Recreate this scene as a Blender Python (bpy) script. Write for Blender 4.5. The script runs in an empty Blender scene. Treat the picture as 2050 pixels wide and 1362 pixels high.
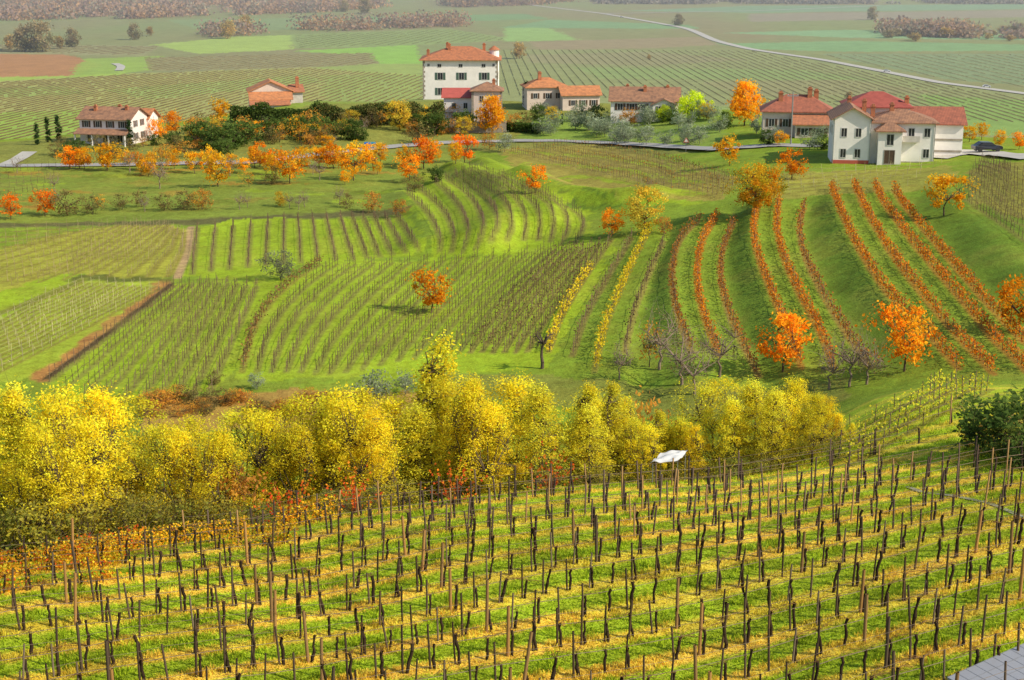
import bpy, math, random, numpy as np
from mathutils import Vector
rng=np.random.default_rng(7); random.seed(7)
F=3000.; P=math.atan(781/3000); CZ=70.; cP,sP=math.cos(P),math.sin(P)
def tv(v): return np.tan(P-np.arctan((681-np.asarray(v,float))/F))
def azf(u,v): return ((u-1025)/F)/(cP+(681-v)/F*sP)
sc=bpy.context.scene; col=sc.collection
# ---------------- noise
_t=rng.random((256,256))
def vn(x,y,o=0):
    x=np.asarray(x,float)+o*17.3; y=np.asarray(y,float)+o*9.7
    xi=np.floor(x).astype(int); yi=np.floor(y).astype(int); fx=x-xi; fy=y-yi
    fx=fx*fx*(3-2*fx); fy=fy*fy*(3-2*fy)
    a=_t[xi&255,yi&255]; b=_t[(xi+1)&255,yi&255]; c=_t[xi&255,(yi+1)&255]; d=_t[(xi+1)&255,(yi+1)&255]
    return (a*(1-fx)+b*fx)*(1-fy)+(c*(1-fx)+d*fx)*fy
def fbm(x,y,o=0): return (vn(x,y,o)+.5*vn(x*2.1,y*2.1,o+1)+.25*vn(x*4.3,y*4.3,o+2))/1.75
def ss(a,b,x): t=np.clip((x-a)/(b-a),0,1); return t*t*(3-2*t)
# ---------------- terrain table: bearing station -> (distance, sight line) or (distance,None,height)
N_=None
tab={
0:[(50,1362),(57.5,1200),(61.5,1140),(75,N_,37.5),(85,N_,34),(100,N_,31.5),(114,N_,31.5),(130,750),(165,600),(195,500),(220,440),(280,330),(300,300),(322,N_,31),(400,N_,12),(500,N_,0)],
300:[(50,1362),(59,1185),(65,1095),(78,N_,37.5),(90,N_,33.5),(105,N_,31.5),(126,770),(138,700),(163,600),(192,500),(218,440),(278,330),(305,285),(330,250),(350,N_,31),(430,N_,12),(530,N_,0)],
600:[(50,1362),(60,1180),(69,1040),(80,N_,38),(95,N_,31.5),(112,N_,30.5),(125,780),(138,700),(160,600),(185,520),(215,440),(232,400),(275,330),(310,285),(335,250),(352,213),(375,N_,35),(460,N_,14),(560,N_,0)],
900:[(50,1362),(61,1130),(74,990),(84,N_,38),(97,N_,32),(112,N_,30.5),(125,780),(138,700),(160,600),(188,510),(212,450),(240,400),(285,330),(320,283),(345,250),(385,200),(410,N_,33),(480,N_,12),(570,N_,0)],
1200:[(50,1362),(63,1100),(79,960),(88,N_,37),(98,N_,33),(112,N_,31),(124,770),(134,700),(152,600),(176,500),(192,450),(212,400),(245,350),(290,300),(315,283),(350,230),(380,N_,34),(460,N_,12),(550,N_,0)],
1500:[(50,1362),(63,1100),(80,950),(88,N_,38),(97,N_,35),(112,N_,32.8),(122,770),(130,700),(145,600),(163,500),(185,410),(192,395),(215,340),(240,300),(290,250),(340,N_,35.8),(365,N_,33),(430,N_,14),(520,N_,0)],
1800:[(48,1362),(62,1100),(76,960),(88,870),(102,780),(112,N_,37),(120,740),(130,650),(145,550),(165,450),(187,380),(215,330),(235,300),(260,270),(290,N_,35),(390,N_,12),(500,N_,0)],
2050:[(47,1362),(60,1100),(68,1000),(84,870),(96,790),(110,760),(118,700),(131,600),(150,480),(190,330),(215,310),(245,285),(280,N_,36),(380,N_,12),(480,N_,0)]}
NA,NY=760,1150; A0,A1=-.46,.46; Y0,Y1=36.,9000.
AZ=np.linspace(A0,A1,NA); dA=AZ[1]-AZ[0]; YY=np.geomspace(Y0,Y1,NY); dL=math.log(Y1/Y0)/(NY-1)
cz=[];ca=[]
for u in sorted(tab):
    ks=tab[u]; yk=[k[0] for k in ks]; zk=[(k[2] if len(k)==3 else CZ-k[0]*float(tv(k[1]))) for k in ks]
    zk[-1]=0; cz.append(np.interp(np.log(YY),np.log(yk),zk)); ca.append(azf(u,600))
cz=np.array(cz); ca=np.array(ca)
Z=np.zeros((NY,NA))
for i in range(NY): Z[i]=np.interp(AZ,ca,cz[:,i])
def gs(a,s,ax):
    k=np.exp(-.5*(np.arange(-3*s,3*s+1)/s)**2); k/=k.sum(); n=len(k)//2
    pad=[(0,0),(0,0)]; pad[ax]=(n,n); b=np.pad(a,pad,'edge')
    return np.apply_along_axis(lambda m:np.convolve(m,k,'valid'),ax,b)
Z=gs(Z,18,1); Z=gs(Z,4,0)
YG=YY[:,None]*np.ones((1,NA)); XG=YG*AZ[None,:]
near=1-ss(420,560,YG)
Z+=near*((fbm(XG/14,YG/14)-.5)*.8+(fbm(XG/3,YG/3,5)-.5)*.22)
Tn=(CZ-Z)/YG
def G(u,v,ymin=40):
    a=azf(u,v); t=float(tv(v)); f=(a-A0)/dA; j=int(np.clip(f,0,NA-2)); f=min(max(f-j,0),1)
    c=Tn[:,j]*(1-f)+Tn[:,j+1]*f
    m=(c<=t)&(YY>ymin); i=int(np.argmax(m)) if m.any() else NY-2
    if i<1: i=1
    d=(c[i-1]-c[i]); w=np.clip((c[i-1]-t)/d,0,1) if abs(d)>1e-9 else 0
    y=YY[i-1]*(1-w)+YY[i]*w
    return (a*y,y)
def zat(x,y):
    x=np.asarray(x,float); y=np.asarray(y,float)
    fa=np.clip((x/y-A0)/dA,0,NA-1.001); fy=np.clip(np.log(y/Y0)/dL,0,NY-1.001)
    j=fa.astype(int); i=fy.astype(int); a=fa-j; b=fy-i
    return (Z[i,j]*(1-a)+Z[i,j+1]*a)*(1-b)+(Z[i+1,j]*(1-a)+Z[i+1,j+1]*a)*b
def plan(pts,n=None,ymin=40):
    p=np.array(pts,float)
    if n:
        s=np.r_[0,np.cumsum(np.hypot(*np.diff(p,axis=0).T))]; q=np.linspace(0,s[-1],n)
        p=np.c_[np.interp(q,s,p[:,0]),np.interp(q,s,p[:,1])]
        for _ in range(2): p[1:-1]=(p[:-2]+2*p[1:-1]+p[2:])/4
    return np.array([G(a,b,ymin) for a,b in p])
def block(p,m):
    y0,y1=p[:,1].min()-m,p[:,1].max()+m; az=p[:,0]/p[:,1]; a0,a1=az.min()-m/max(y0,30),az.max()+m/max(y0,30)
    i0,i1=np.searchsorted(YY,[y0,y1]); j0,j1=np.searchsorted(AZ,[a0,a1]); return slice(max(i0,0),i1+1),slice(max(j0,0),j1+1)
def pip(poly,x,y):
    r=np.zeros(x.shape,bool); n=len(poly)
    for k in range(n):
        x0,y0=poly[k]; x1,y1=poly[(k+1)%n]
        c=((y0>y)!=(y1>y))&(x<(x1-x0)*(y-y0)/((y1-y0) if abs(y1-y0)>1e-9 else 1e-9)+x0); r^=c
    return r
def dist(poly,x,y):
    d=np.full(x.shape,1e9)
    for k in range(len(poly)-1):
        a=poly[k]; b=poly[k+1]; e=b-a; L=e@e+1e-9
        t=np.clip(((x-a[0])*e[0]+(y-a[1])*e[1])/L,0,1); d=np.minimum(d,np.hypot(x-a[0]-t*e[0],y-a[1]-t*e[1]))
    return d
# ---------------- curved vine rows on the hill (guides)
RA=[('brown3',[(1225,480),(1170,560),(1125,630),(1100,700)]),
('brown3',[(1265,478),(1210,570),(1170,640),(1145,715)]),
('yellow',[(1300,465),(1270,520),(1235,600),(1210,660),(1190,745)]),
('brown3',[(1330,480),(1300,545),(1270,620),(1250,705)]),
('brown',[(1400,445),(1360,480),(1345,530),(1345,590),(1360,650),(1385,710)]),
('orange',[(1435,435),(1405,480),(1395,530),(1395,580),(1410,640),(1440,710)]),
('brown',[(1470,440),(1445,490),(1440,540),(1450,600),(1480,670),(1520,745)]),
('orange',[(1520,410),(1505,450),(1510,500),(1535,570),(1560,630),(1605,740)]),
('orange',[(1560,405),(1550,450),(1565,510),(1600,590),(1640,660),(1670,735)]),
('brown',[(1610,410),(1595,450),(1610,510),(1650,590),(1700,670),(1745,730)]),
('orange',[(1665,380),(1685,440),(1720,510),(1770,590),(1840,660),(1920,740)]),
('orange',[(1710,375),(1735,430),(1790,520),(1860,610),(1930,690),(1990,750)]),
('orange',[(1750,375),(1790,435),(1850,510),(1930,600),(2000,690),(2055,745)]),
('orange',[(1790,380),(1840,440),(1900,510),(1980,600),(2060,685)])]
RAp=[plan(r[1],16) for r in RA]
gd=RAp[3:]; XI=[]
for p in gd:
    o=np.argsort(p[:,1]); XI.append(np.interp(YY,p[o,1],p[o,0]))
XI.append(XI[-1]+6); XI=np.array(XI); XI=np.maximum.accumulate(XI,axis=0)
W=np.full(Z.shape,-1.)
for i in range(NY):
    if 112<YY[i]<205: W[i]=np.interp(XG[i],XI[:,i]+np.arange(len(XI))*.01,np.arange(len(XI)),left=-1,right=99)
mA=ss(116,124,YG)*(1-ss(180,192,YG))*(W>=0)*(W<90)
wc=np.clip(W,0,11)
stp=.75*(ss(.2,.98,wc)+1.2*ss(3.1,3.9,wc)+1.3*ss(6.1,6.9,wc)+1.4*ss(10.1,10.98,wc))
Z+=gs(mA*(stp-.3*wc-.3),2,1)
bowl=[[(905,350),(985,385),(1020,425),(1010,470),(975,500)],[(965,335),(1050,385),(1095,420),(1090,455)],[(850,365),(925,420),(945,470),(920,500)],
 [(800,395),(850,440),(862,480),(845,502)],[(1060,375),(1150,405),(1245,408),(1300,400)]]
bowlp=[plan(b,12) for b in bowl]
for p,h in zip(bowlp,[2.4,1.9,1.6,1.5,2.1]):
    s=block(p,12); d=dist(p,XG[s],YG[s]); Z[s]+=h*np.exp(-(d/3.3)**2)
Tn=(CZ-Z)/YG
# ---------------- land cover colours
bright=np.array((.285,.405,.022)); midg=np.array((.205,.30,.026)); dark=np.array((.13,.215,.022)); rust=np.array((.34,.16,.03))
C=np.zeros(Z.shape+(3,)); C[:]=midg
wx=XG+(fbm(XG/2.5,YG/2.5,9)-.5)*np.clip(YG/60,1,12); wy=YG+(fbm(XG/2.5,YG/2.5,12)-.5)*np.clip(YG/60,1,12)
def paint(poly,c,al=1.,ymin=40,n=None):
    p=plan(poly,None,ymin); s=block(p,3); m=pip(p,wx[s],wy[s])[...,None]*al
    C[s]=C[s]*(1-m)+np.array(c)*m
def line(p,w,c,al=1.):
    s=block(p,w*2); d=dist(p,wx[s] if w>1 else XG[s],wy[s] if w>1 else YG[s]); m=(al*(1-ss(w*.5,w,d)))[...,None]; C[s]=C[s]*(1-m)+np.array(c)*m
pl=ss(330,420,YG)[...,None]
pn=fbm(XG/90,YG/220,3)[...,None]
C[:]=C*(1-pl)+pl*(np.array((.20,.27,.09))*(1-pn)+np.array((.26,.22,.11))*pn)  # plain tones paled and muted, part of the distance haze put into the colour
def fld(poly,c,al=.9): paint(poly,c,al,400)  # plots on the plain, hazy tint mixed into their colours
fld([(-200,165),(250,148),(620,135),(845,150),(860,200),(640,260),(150,330),(-200,330)],(.33,.34,.10))
fld([(-200,235),(150,220),(300,230),(300,330),(-200,350)],(.26,.40,.06))
fld([(200,180),(620,150),(640,165),(300,200)],(.26,.37,.09),.7)
fld([(-200,185),(120,172),(180,188),(-200,205)],(.24,.36,.08),.6)
fld([(640,150),(845,150),(860,200),(700,215)],(.24,.35,.08),.6)
fld([(-200,105),(130,108),(205,130),(150,152),(-200,168)],(.40,.20,.08))
fld([(170,118),(330,112),(300,140),(250,148),(140,156)],(.26,.39,.07))
fld([(-200,158),(150,152),(250,146),(250,150),(-200,172)],(.30,.44,.07))
fld([(300,90),(470,74),(590,70),(585,100),(400,108)],(.32,.45,.10))
fld([(590,102),(830,90),(850,128),(760,128),(730,112)],(.24,.45,.07))
fld([(620,135),(760,128),(850,128),(850,152),(760,150)],(.29,.38,.09),.8)
fld([(290,116),(740,106),(760,128),(640,135),(300,142)],(.26,.25,.11))
fld([(580,70),(900,58),(1040,80),(845,90),(590,98)],(.23,.31,.10))
fld([(-200,88),(320,92),(290,112),(-200,105)],(.28,.28,.13))
fld([(330,40),(760,34),(900,46),(420,66)],(.21,.29,.12))
fld([(1000,100),(1500,100),(1900,170),(2200,210),(2200,330),(1100,240),(1000,200)],(.25,.285,.11))
fld([(1050,110),(1300,104),(1500,120),(1300,132),(1060,126)],(.28,.25,.13),.6)
fld([(1400,165),(1700,160),(1880,185),(1500,195)],(.28,.26,.12),.6)
fld([(1100,205),(1500,215),(1900,262),(1600,270),(1100,230)],(.24,.35,.09),.7)
fld([(1150,135),(1600,140),(1750,160),(1200,158)],(.22,.33,.10),.6)
fld([(1840,190),(2300,215),(2300,300),(1900,262)],(.21,.34,.08))
fld([(1010,56),(1090,54),(1160,80),(1010,84)],(.25,.41,.12))
fld([(1430,88),(1700,82),(2300,95),(2300,100),(1680,104),(1500,98)],(.19,.34,.14))
fld([(1440,66),(1700,60),(2300,78),(2300,84),(1700,76)],(.21,.37,.17))
fld([(1060,84),(1400,74),(1440,90),(1300,97),(1080,100)],(.29,.24,.13))
fld([(1100,40),(1380,50),(1400,58),(1000,56)],(.18,.32,.14))
fld([(1500,28),(2100,20),(2100,34),(1500,44)],(.28,.25,.17))
fld([(1240,22),(1500,12),(2100,8),(2100,18),(1500,26)],(.19,.31,.17))
fld([(700,34),(1050,28),(1100,38),(760,48)],(.17,.30,.12))
fld([(1640,108),(2300,108),(2300,190),(1900,160)],(.20,.27,.13))
# village hill and mid fields
paint([(-200,300),(400,250),(900,200),(1400,200),(1450,300),(930,300),(500,330),(-200,335)],(.22,.24,.05))
paint([(1040,230),(1440,225),(1460,300),(1240,288),(1040,280)],(.21,.31,.05))
paint([(-200,338),(500,330),(930,295),(1000,330),(820,375),(780,432),(380,450),(-200,455)],(.19,.25,.035))
for i in range(46):
    u=random.uniform(-20,900); v=random.choice([342,352,366,385,402,415])+random.uniform(-4,4); w=random.uniform(30,90)
    paint([(u-w,v),(u,v-4),(u+w,v),(u,v+5)],random.choice([(.40,.21,.03),bright,(.13,.17,.02),(.28,.23,.04)]),.55)
line(plan([(-60,452),(380,446),(640,432),(790,425)],20),3.,(.12,.12,.04))
paint([(385,460),(460,440),(820,428),(850,500),(790,515),(600,530),(540,560),(375,555)],bright)
paint([(-200,530),(0,500),(150,460),(340,450),(372,460),(375,500),(350,555),(180,555),(130,545),(0,585),(-200,650)],(.36,.37,.045))
paint([(-200,650),(0,585),(130,545),(170,560),(0,650),(-200,740)],bright*1.05)
paint([(-200,720),(0,650),(170,560),(335,565),(90,755),(-200,780)],(.33,.42,.035))
paint([(345,565),(520,560),(590,545),(500,680),(480,745),(380,800),(130,800),(90,765)],bright)
paint([(640,525),(860,520),(1180,500),(1240,480),(1100,740),(900,750),(480,765),(500,680),(545,590)],bright)
paint([(810,385),(960,330),(1180,420),(1190,500),(860,515),(870,470)],bright)
paint([(1080,365),(1130,370),(1260,400),(1240,415),(1150,415)],dark)  # terrace bank, painted shading in a darker grass tone
paint([(1000,300),(1200,288),(1480,355),(1440,400),(1250,400),(1060,350)],(.33,.29,.055))
for k in range(5):
    v=300+k*22; line(plan([(1030+k*15,v+5),(1200,v+12),(1400,v+45 if k<3 else v+20)],10),1.3,bright,.8)
for p in bowlp[:3]: line(p,2.5,bright*.85,.8)
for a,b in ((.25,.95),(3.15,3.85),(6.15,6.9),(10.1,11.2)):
    m=(ss(a-.1,a+.1,W)*(1-ss(b-.1,b+.1,W))*mA*.7)[...,None]; C=C*(1-m)+dark*m  # bank faces between rows darkened, shade painted over the real steps
paint([(1850,400),(1930,380),(2200,560),(2200,720),(2050,660),(1900,480)],dark*1.1,.75)  # shaded bank beyond the last row, shade put into the grass colour
paint([(1930,345),(2000,325),(2250,330),(2250,560),(1935,400)],(.27,.26,.045))
paint([(1560,350),(1900,330),(1920,370),(1780,385),(1480,405)],(.32,.30,.055),.8)
line(plan([(382,455),(378,500),(355,556)],10),.7,(.45,.32,.15)); line(plan([(338,566),(230,650),(85,757)],12),1.2,(.42,.22,.06))
line(plan([(344,568),(238,652),(95,757)],12),.5,(.10,.07,.03))
line(plan([(160,556),(340,560)],6),1.5,(.13,.15,.03))
line(plan([(-60,650),(60,605),(165,560)],8),1.0,(.2,.22,.03))
paint([(280,795),(600,780),(850,785),(900,860),(280,860)],(.44,.22,.07),.7)
paint([(880,745),(1700,760),(1700,800),(880,790)],(.22,.21,.05),.6)
# patchy tone of the meadow (worn, dry and lush spots)
pm_=((YG>95)&(YG<330))[...,None]; q=ss(.5,.75,fbm(XG/4.5,YG/4.5,91))[...,None]*.25; C=np.where(pm_,C*(1-q)+np.array((.31,.28,.05))*q,C)
q=ss(.55,.8,fbm(XG/2.2,YG/2.2,97))[...,None]*.14; C=np.where(pm_,C*(1-q),C)
# foreground vineyard floor
def rowy(c0,x): return c0+(.38+.004*(c0-46))*x
cf=(YG-.196*XG)/(1+.004*XG)
ph=np.cos(2*np.pi*(cf-44.4)/2.6+ (fbm(XG/6,YG/6,21)-.5)*1.2)
g=ss(-.2,.55,ph)*(.6+.6*ss(.3,.6,fbm(XG/10,YG/5,33)))*(1-.4*ss(68,77,cf))*(1-.3*ss(10,24,XG)); g=np.clip(g,0,.97)
fc=np.array((.33,.44,.024))*(1-g[...,None])+np.array((.78,.54,.075))*g[...,None]
fc=fc*(.7+.6*fbm(XG/1.2,YG/1.2,40))[...,None]
fade=(1-ss(74,86,YG-(XG>9)*25))[...,None]; C=C*(1-fade)+fc*fade
C*=(.84+.32*fbm(XG/7,YG/7,50))[...,None]
# ---------------- row layout
def fan(guides,n,pts=16,ymin=40):
    g=[plan(x,pts,ymin) for x in guides]; g=np.array(g); out=[]
    for k in range(n):
        f=k/(n-1)*(len(g)-1); i=min(int(f),len(g)-2); w=f-i; out.append(g[i]*(1-w)+g[i+1]*w)
    return out
rows=[]
for (s,_),p in zip(RA,RAp): rows.append((s,p))
rows.append(('yellow',plan([(1180,545),(1150,590),(1120,640),(1098,705)],10)))
L=[(640,530),(585,565),(530,620),(500,680),(485,745)];M=[(880,522),(800,600),(725,680),(680,748)];M2=[(1100,502),(1020,570),(950,640),(905,705)];YR=[(1200,495),(1145,570),(1095,640),(1055,705)]
for k,p in enumerate(fan([L,M,M2,YR],21)): rows.append(('brown2' if k in(0,) else ('bare' if k<15 else 'brown3'),p))
for p in fan([[(395,458),(385,550)],[(560,440),(555,530)],[(690,435),(718,518)],[(790,430),(838,498)]],15,10): rows.append(('bare',p))
for p in fan([[(-30,520),(100,480),(200,454)],[(-30,575),(130,530),(275,450)],[(180,552),(270,500),(335,452)],[(335,555),(365,505),(368,465)]],13,12): rows.append(('tan',p))
for p in fan([[(-40,665),(60,612),(165,566)],[(-40,765),(110,690),(325,575)]],12,12): rows.append(('pale',p))
for p in fan([[(100,765),(210,680),(350,572)],[(260,815),(340,700),(430,565)],[(420,790),(440,740),(515,575)]],10,12): rows.append(('bare',p))
for p in fan([[(815,385),(860,430),(885,480),(880,505)],[(900,352),(960,400),(985,450),(960,500)],[(950,335),(1030,380),(1075,420),(1070,480)],[(1100,400),(1150,420),(1175,450),(1150,490)]],11,12): rows.append(('bare',p))
for k,p in enumerate(fan([[(1110,288),(1250,300),(1490,365)],[(1010,305),(1180,350),(1440,398)]],8,14)): rows.append(('tan' if k%3 else 'mix',p))
for p in fan([[(1965,322),(2010,338),(2070,362)],[(1925,395),(1990,440),(2070,495)]],7,8): rows.append(('bare',p))
for p in fan([[(1570,350),(1700,345),(1900,325)],[(1480,402),(1640,378),(1830,372)]],5,8): rows.append(('pale',p))
for p in fan([[(-30,345),(120,340)],[(-30,395),(100,380)]],4,6): rows.append(('bare',p))
for p in fan([[(-30,468),(180,455)],[(-30,500),(120,480)]],4,6): rows.append(('tan',p))
for p in fan([[(1700,935),(1830,860),(1985,780)],[(1700,870),(1800,820),(1890,775)]],4,8): rows.append(('yg',p))
def cut(p):
    d=np.hypot(*np.diff(p,axis=0).T)
    if d.max()>max(16,4*np.median(d)): k=int(d.argmax())+1; return p[:k] if k>=len(p)-k else p[k:]
    return p
rows=[(s,cut(p)) for s,p in rows]; rows=[(s,p) for s,p in rows if len(p)>2]
for s,p in rows:
    if p[:,1].mean()<330: line(p,.42 if p[:,1].mean()<170 else .55,{'orange':rust,'brown':(.30,.18,.05),'brown3':(.23,.18,.05),'bare':(.20,.19,.045)}.get(s,(.25,.22,.04)),.75)
# ---------------- mesh helpers
def new(name,me,parent=None):
    o=bpy.data.objects.new(name,me); col.objects.link(o)
    if parent: o.parent=parent
    return o
def qmesh(name,V,Q,C=None,mat=None,smooth=False):
    me=bpy.data.meshes.new(name); V=np.asarray(V,np.float32); Q=np.asarray(Q,np.int32)
    me.vertices.add(len(V)); me.vertices.foreach_set('co',V.ravel()); me.loops.add(Q.size); me.loops.foreach_set('vertex_index',Q.ravel())
    me.polygons.add(len(Q)); me.polygons.foreach_set('loop_start',np.arange(0,Q.size,4,dtype=np.int32))
    me.update(calc_edges=True)
    if C is not None:
        a=me.color_attributes.new('col','FLOAT_COLOR','POINT'); a.data.foreach_set('color',np.c_[C,np.ones(len(C))].astype(np.float32).ravel())
    if mat: me.materials.append(mat)
    if smooth: me.polygons.foreach_set('use_smooth',np.ones(len(Q),bool))
    return me
class Acc:
    def __init__(s): s.V=[];s.Q=[];s.C=[];s.n=0
    def add(s,V,Q,C): s.V.append(V);s.Q.append(Q+s.n);s.C.append(C);s.n+=len(V)
    def mesh(s,name,mat,smooth=False): return qmesh(name,np.concatenate(s.V),np.concatenate(s.Q),np.concatenate(s.C),mat,smooth)
def unit(v): return v/(np.linalg.norm(v,axis=-1,keepdims=True)+1e-9)
def leaves(acc,c,size,colr,asp=.6,up=0.):
    n=len(c); a=rng.normal(size=(n,3)); b=rng.normal(size=(n,3))
    if up: a[:,2]*=up; b[:,2]*=up
    a=unit(a); b=unit(b-a*(a*b).sum(1,keepdims=True))
    s=np.asarray(size).reshape(-1,1)*np.ones((n,1))
    V=np.stack([c+a*s,c+b*s*asp,c-a*s,c-b*s*asp],1).reshape(-1,3)
    acc.add(V,np.arange(4*n).reshape(n,4),np.repeat(np.asarray(colr)*np.ones((n,3)),4,0))
def sticks(acc,p0,p1,r0,r1,colr,k=4):
    p0=np.asarray(p0,float);p1=np.asarray(p1,float);n=len(p0);d=unit(p1-p0);ref=np.where(abs(d[:,2:3])>.9,[[1,0,0]],[[0,0,1]])
    a=unit(np.cross(d,ref));b=np.cross(d,a);r0=np.asarray(r0).reshape(-1,1)*np.ones((n,1));r1=np.asarray(r1).reshape(-1,1)*np.ones((n,1));R0=[];R1=[]
    for i in range(k):
        t=2*math.pi*i/k;o=a*math.cos(t)+b*math.sin(t);R0.append(p0+o*r0);R1.append(p1+o*r1)
    V=np.stack(R0+R1,1).reshape(-1,3);q=[[i,(i+1)%k,k+(i+1)%k,k+i] for i in range(k)]
    if k==4:q.append([4,5,6,7])
    Q=(np.array(q)[None]+(np.arange(n)*2*k)[:,None,None]).reshape(-1,4)
    acc.add(V,Q,np.repeat(np.asarray(colr)*np.ones((n,3)),2*k,0))
# ---------------- materials
def mat(name): 
    m=bpy.data.materials.new(name); m.use_nodes=True; nt=m.node_tree; nt.nodes.clear(); return m,nt,nt.nodes,nt.links
def m_leaf(name,trans=.4,vmin=.88,vmax=1.3):
    m,nt,n,l=mat(name); at=n.new('ShaderNodeAttribute'); at.attribute_name='col'; oi=n.new('ShaderNodeObjectInfo'); mr=n.new('ShaderNodeMapRange'); mr.inputs[3].default_value=vmin; mr.inputs[4].default_value=vmax
    hs=n.new('ShaderNodeHueSaturation'); l.new(oi.outputs['Random'],mr.inputs[0]); l.new(mr.outputs[0],hs.inputs['Value']); l.new(at.outputs['Color'],hs.inputs['Color'])
    d=n.new('ShaderNodeBsdfDiffuse'); t=n.new('ShaderNodeBsdfTranslucent'); mx=n.new('ShaderNodeMixShader'); mx.inputs[0].default_value=trans; o=n.new('ShaderNodeOutputMaterial')
    l.new(hs.outputs[0],d.inputs[0]); l.new(hs.outputs[0],t.inputs[0]); l.new(d.outputs[0],mx.inputs[1]); l.new(t.outputs[0],mx.inputs[2]); l.new(mx.outputs[0],o.inputs[0]); return m
LEAF=m_leaf('leaf',.48); WOOD=m_leaf('bark',0.,.8,1.2); GRASS=m_leaf('grass_blades',.4,1,1)
def m_ground():
    m,nt,n,l=mat('ground_cover'); at=n.new('ShaderNodeAttribute'); at.attribute_name='col'; tc=n.new('ShaderNodeTexCoord')
    b=n.new('ShaderNodeBsdfPrincipled'); b.inputs['Roughness'].default_value=.95; b.inputs['Specular IOR Level'].default_value=.1; o=n.new('ShaderNodeOutputMaterial')
    ns=[]; 
    for s in(.9,4.): 
        x=n.new('ShaderNodeTexNoise'); x.inputs['Scale'].default_value=s; x.inputs['Detail'].default_value=6; x.inputs['Roughness'].default_value=.7; l.new(tc.outputs['Object'],x.inputs['Vector']); ns.append(x)
    mu=n.new('ShaderNodeMath'); mu.operation='ADD'; l.new(ns[0].outputs[0],mu.inputs[0]); l.new(ns[1].outputs[0],mu.inputs[1])
    mr=n.new('ShaderNodeMapRange'); mr.inputs[1].default_value=.6; mr.inputs[2].default_value=1.4; mr.inputs[3].default_value=.5; mr.inputs[4].default_value=1.55; l.new(mu.outputs[0],mr.inputs[0])
    hs=n.new('ShaderNodeHueSaturation'); l.new(at.outputs['Color'],hs.inputs['Color']); l.new(mr.outputs[0],hs.inputs['Value'])
    hr=n.new('ShaderNodeMapRange'); hr.inputs[3].default_value=.47; hr.inputs[4].default_value=.52; l.new(ns[0].outputs[0],hr.inputs[0]); l.new(hr.outputs[0],hs.inputs['Hue'])
    bp=n.new('ShaderNodeBump'); bp.inputs['Strength'].default_value=.5; bp.inputs['Distance'].default_value=.2; l.new(mu.outputs[0],bp.inputs['Height'])
    l.new(hs.outputs[0],b.inputs['Base Color']); l.new(bp.outputs[0],b.inputs['Normal']); l.new(b.outputs[0],o.inputs[0]); return m
def m_sol(name,c,rough=.85,ns=1.,amt=.25,c2=None,bump=0,metal=0,wave=None):
    m,nt,n,l=mat(name); b=n.new('ShaderNodeBsdfPrincipled'); o=n.new('ShaderNodeOutputMaterial'); l.new(b.outputs[0],o.inputs[0]); b.inputs['Roughness'].default_value=rough; b.inputs['Metallic'].default_value=metal
    tc=n.new('ShaderNodeTexCoord'); x=n.new('ShaderNodeTexNoise'); x.inputs['Scale'].default_value=ns; x.inputs['Detail'].default_value=7; x.inputs['Roughness'].default_value=.7; l.new(tc.outputs['Object'],x.inputs['Vector'])
    r=n.new('ShaderNodeValToRGB'); l.new(x.outputs[0],r.inputs[0]); c2=c2 or tuple(k*(1-amt) for k in c); r.color_ramp.elements[0].position=.35; r.color_ramp.elements[1].position=.65
    r.color_ramp.elements[0].color=(*c2,1); r.color_ramp.elements[1].color=(*c,1); src=r.outputs[0]
    if wave:
        w=n.new('ShaderNodeTexWave'); w.inputs['Scale'].default_value=wave; w.bands_direction='X'; w.inputs['Distortion'].default_value=.6; l.new(tc.outputs['Object'],w.inputs['Vector'])
        mx=n.new('ShaderNodeMixRGB'); mx.blend_type='MULTIPLY'; mx.inputs[0].default_value=.35; l.new(src,mx.inputs[1]); l.new(w.outputs['Color'],mx.inputs[2]); src=mx.outputs[0]
    l.new(src,b.inputs['Base Color'])
    if bump: bp=n.new('ShaderNodeBump'); bp.inputs['Strength'].default_value=bump; bp.inputs['Distance'].default_value=.05; l.new(x.outputs[0],bp.inputs['Height']); l.new(bp.outputs[0],b.inputs['Normal'])
    return m
WHITE=m_sol('white_plaster',(.84,.79,.75),.9,.5,.14,bump=.3); PINK=m_sol('pinkish_plaster',(.70,.57,.49),.9,.7,.2); GREYP=m_sol('grey_plaster',(.60,.55,.50),.9,.8,.3)
TERR=m_sol('terracotta_tiles',(.64,.23,.10),.9,1.4,0,(.34,.14,.075),.5,0,1.3); BRT=m_sol('weathered_brown_tiles',(.48,.24,.13),.9,1.2,0,(.22,.12,.08),.5,0,1.3); REDT=m_sol('red_tiles',(.50,.16,.09),.85,1.3,0,(.27,.095,.06),.4,0,1.3); ORT=m_sol('orange_tiles',(.74,.29,.11),.9,1.2,0,(.40,.17,.08),.5,0,1.3)
GLASS=m_sol('dark_window_glass',(.03,.035,.045),.15); SHUT=m_sol('green_shutter_paint',(.07,.12,.09),.6,2,.2); BRSH=m_sol('brown_wood_paint',(.10,.055,.03),.7,2,.3); FRAME=m_sol('white_frame_paint',(.6,.58,.55),.6)
STONE=m_sol('old_stone',(.38,.33,.27),.95,.8,0,(.22,.19,.15),.8); ASPH=m_sol('pale_asphalt',(.38,.37,.35),.9,.5,.2); TRACK=m_sol('pale_gravel',(.5,.48,.43),.95,.3,.2); DIRT=m_sol('dirt_track',(.34,.33,.20),.95,.8,.4); METAL=m_sol('grey_metal',(.35,.36,.37),.4,2,.1,metal=.6)
RUBB=m_sol('black_rubber',(.02,.02,.02),.8); REDP=m_sol('red_plinth_paint',(.5,.10,.06),.8,1,.2)
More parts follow.
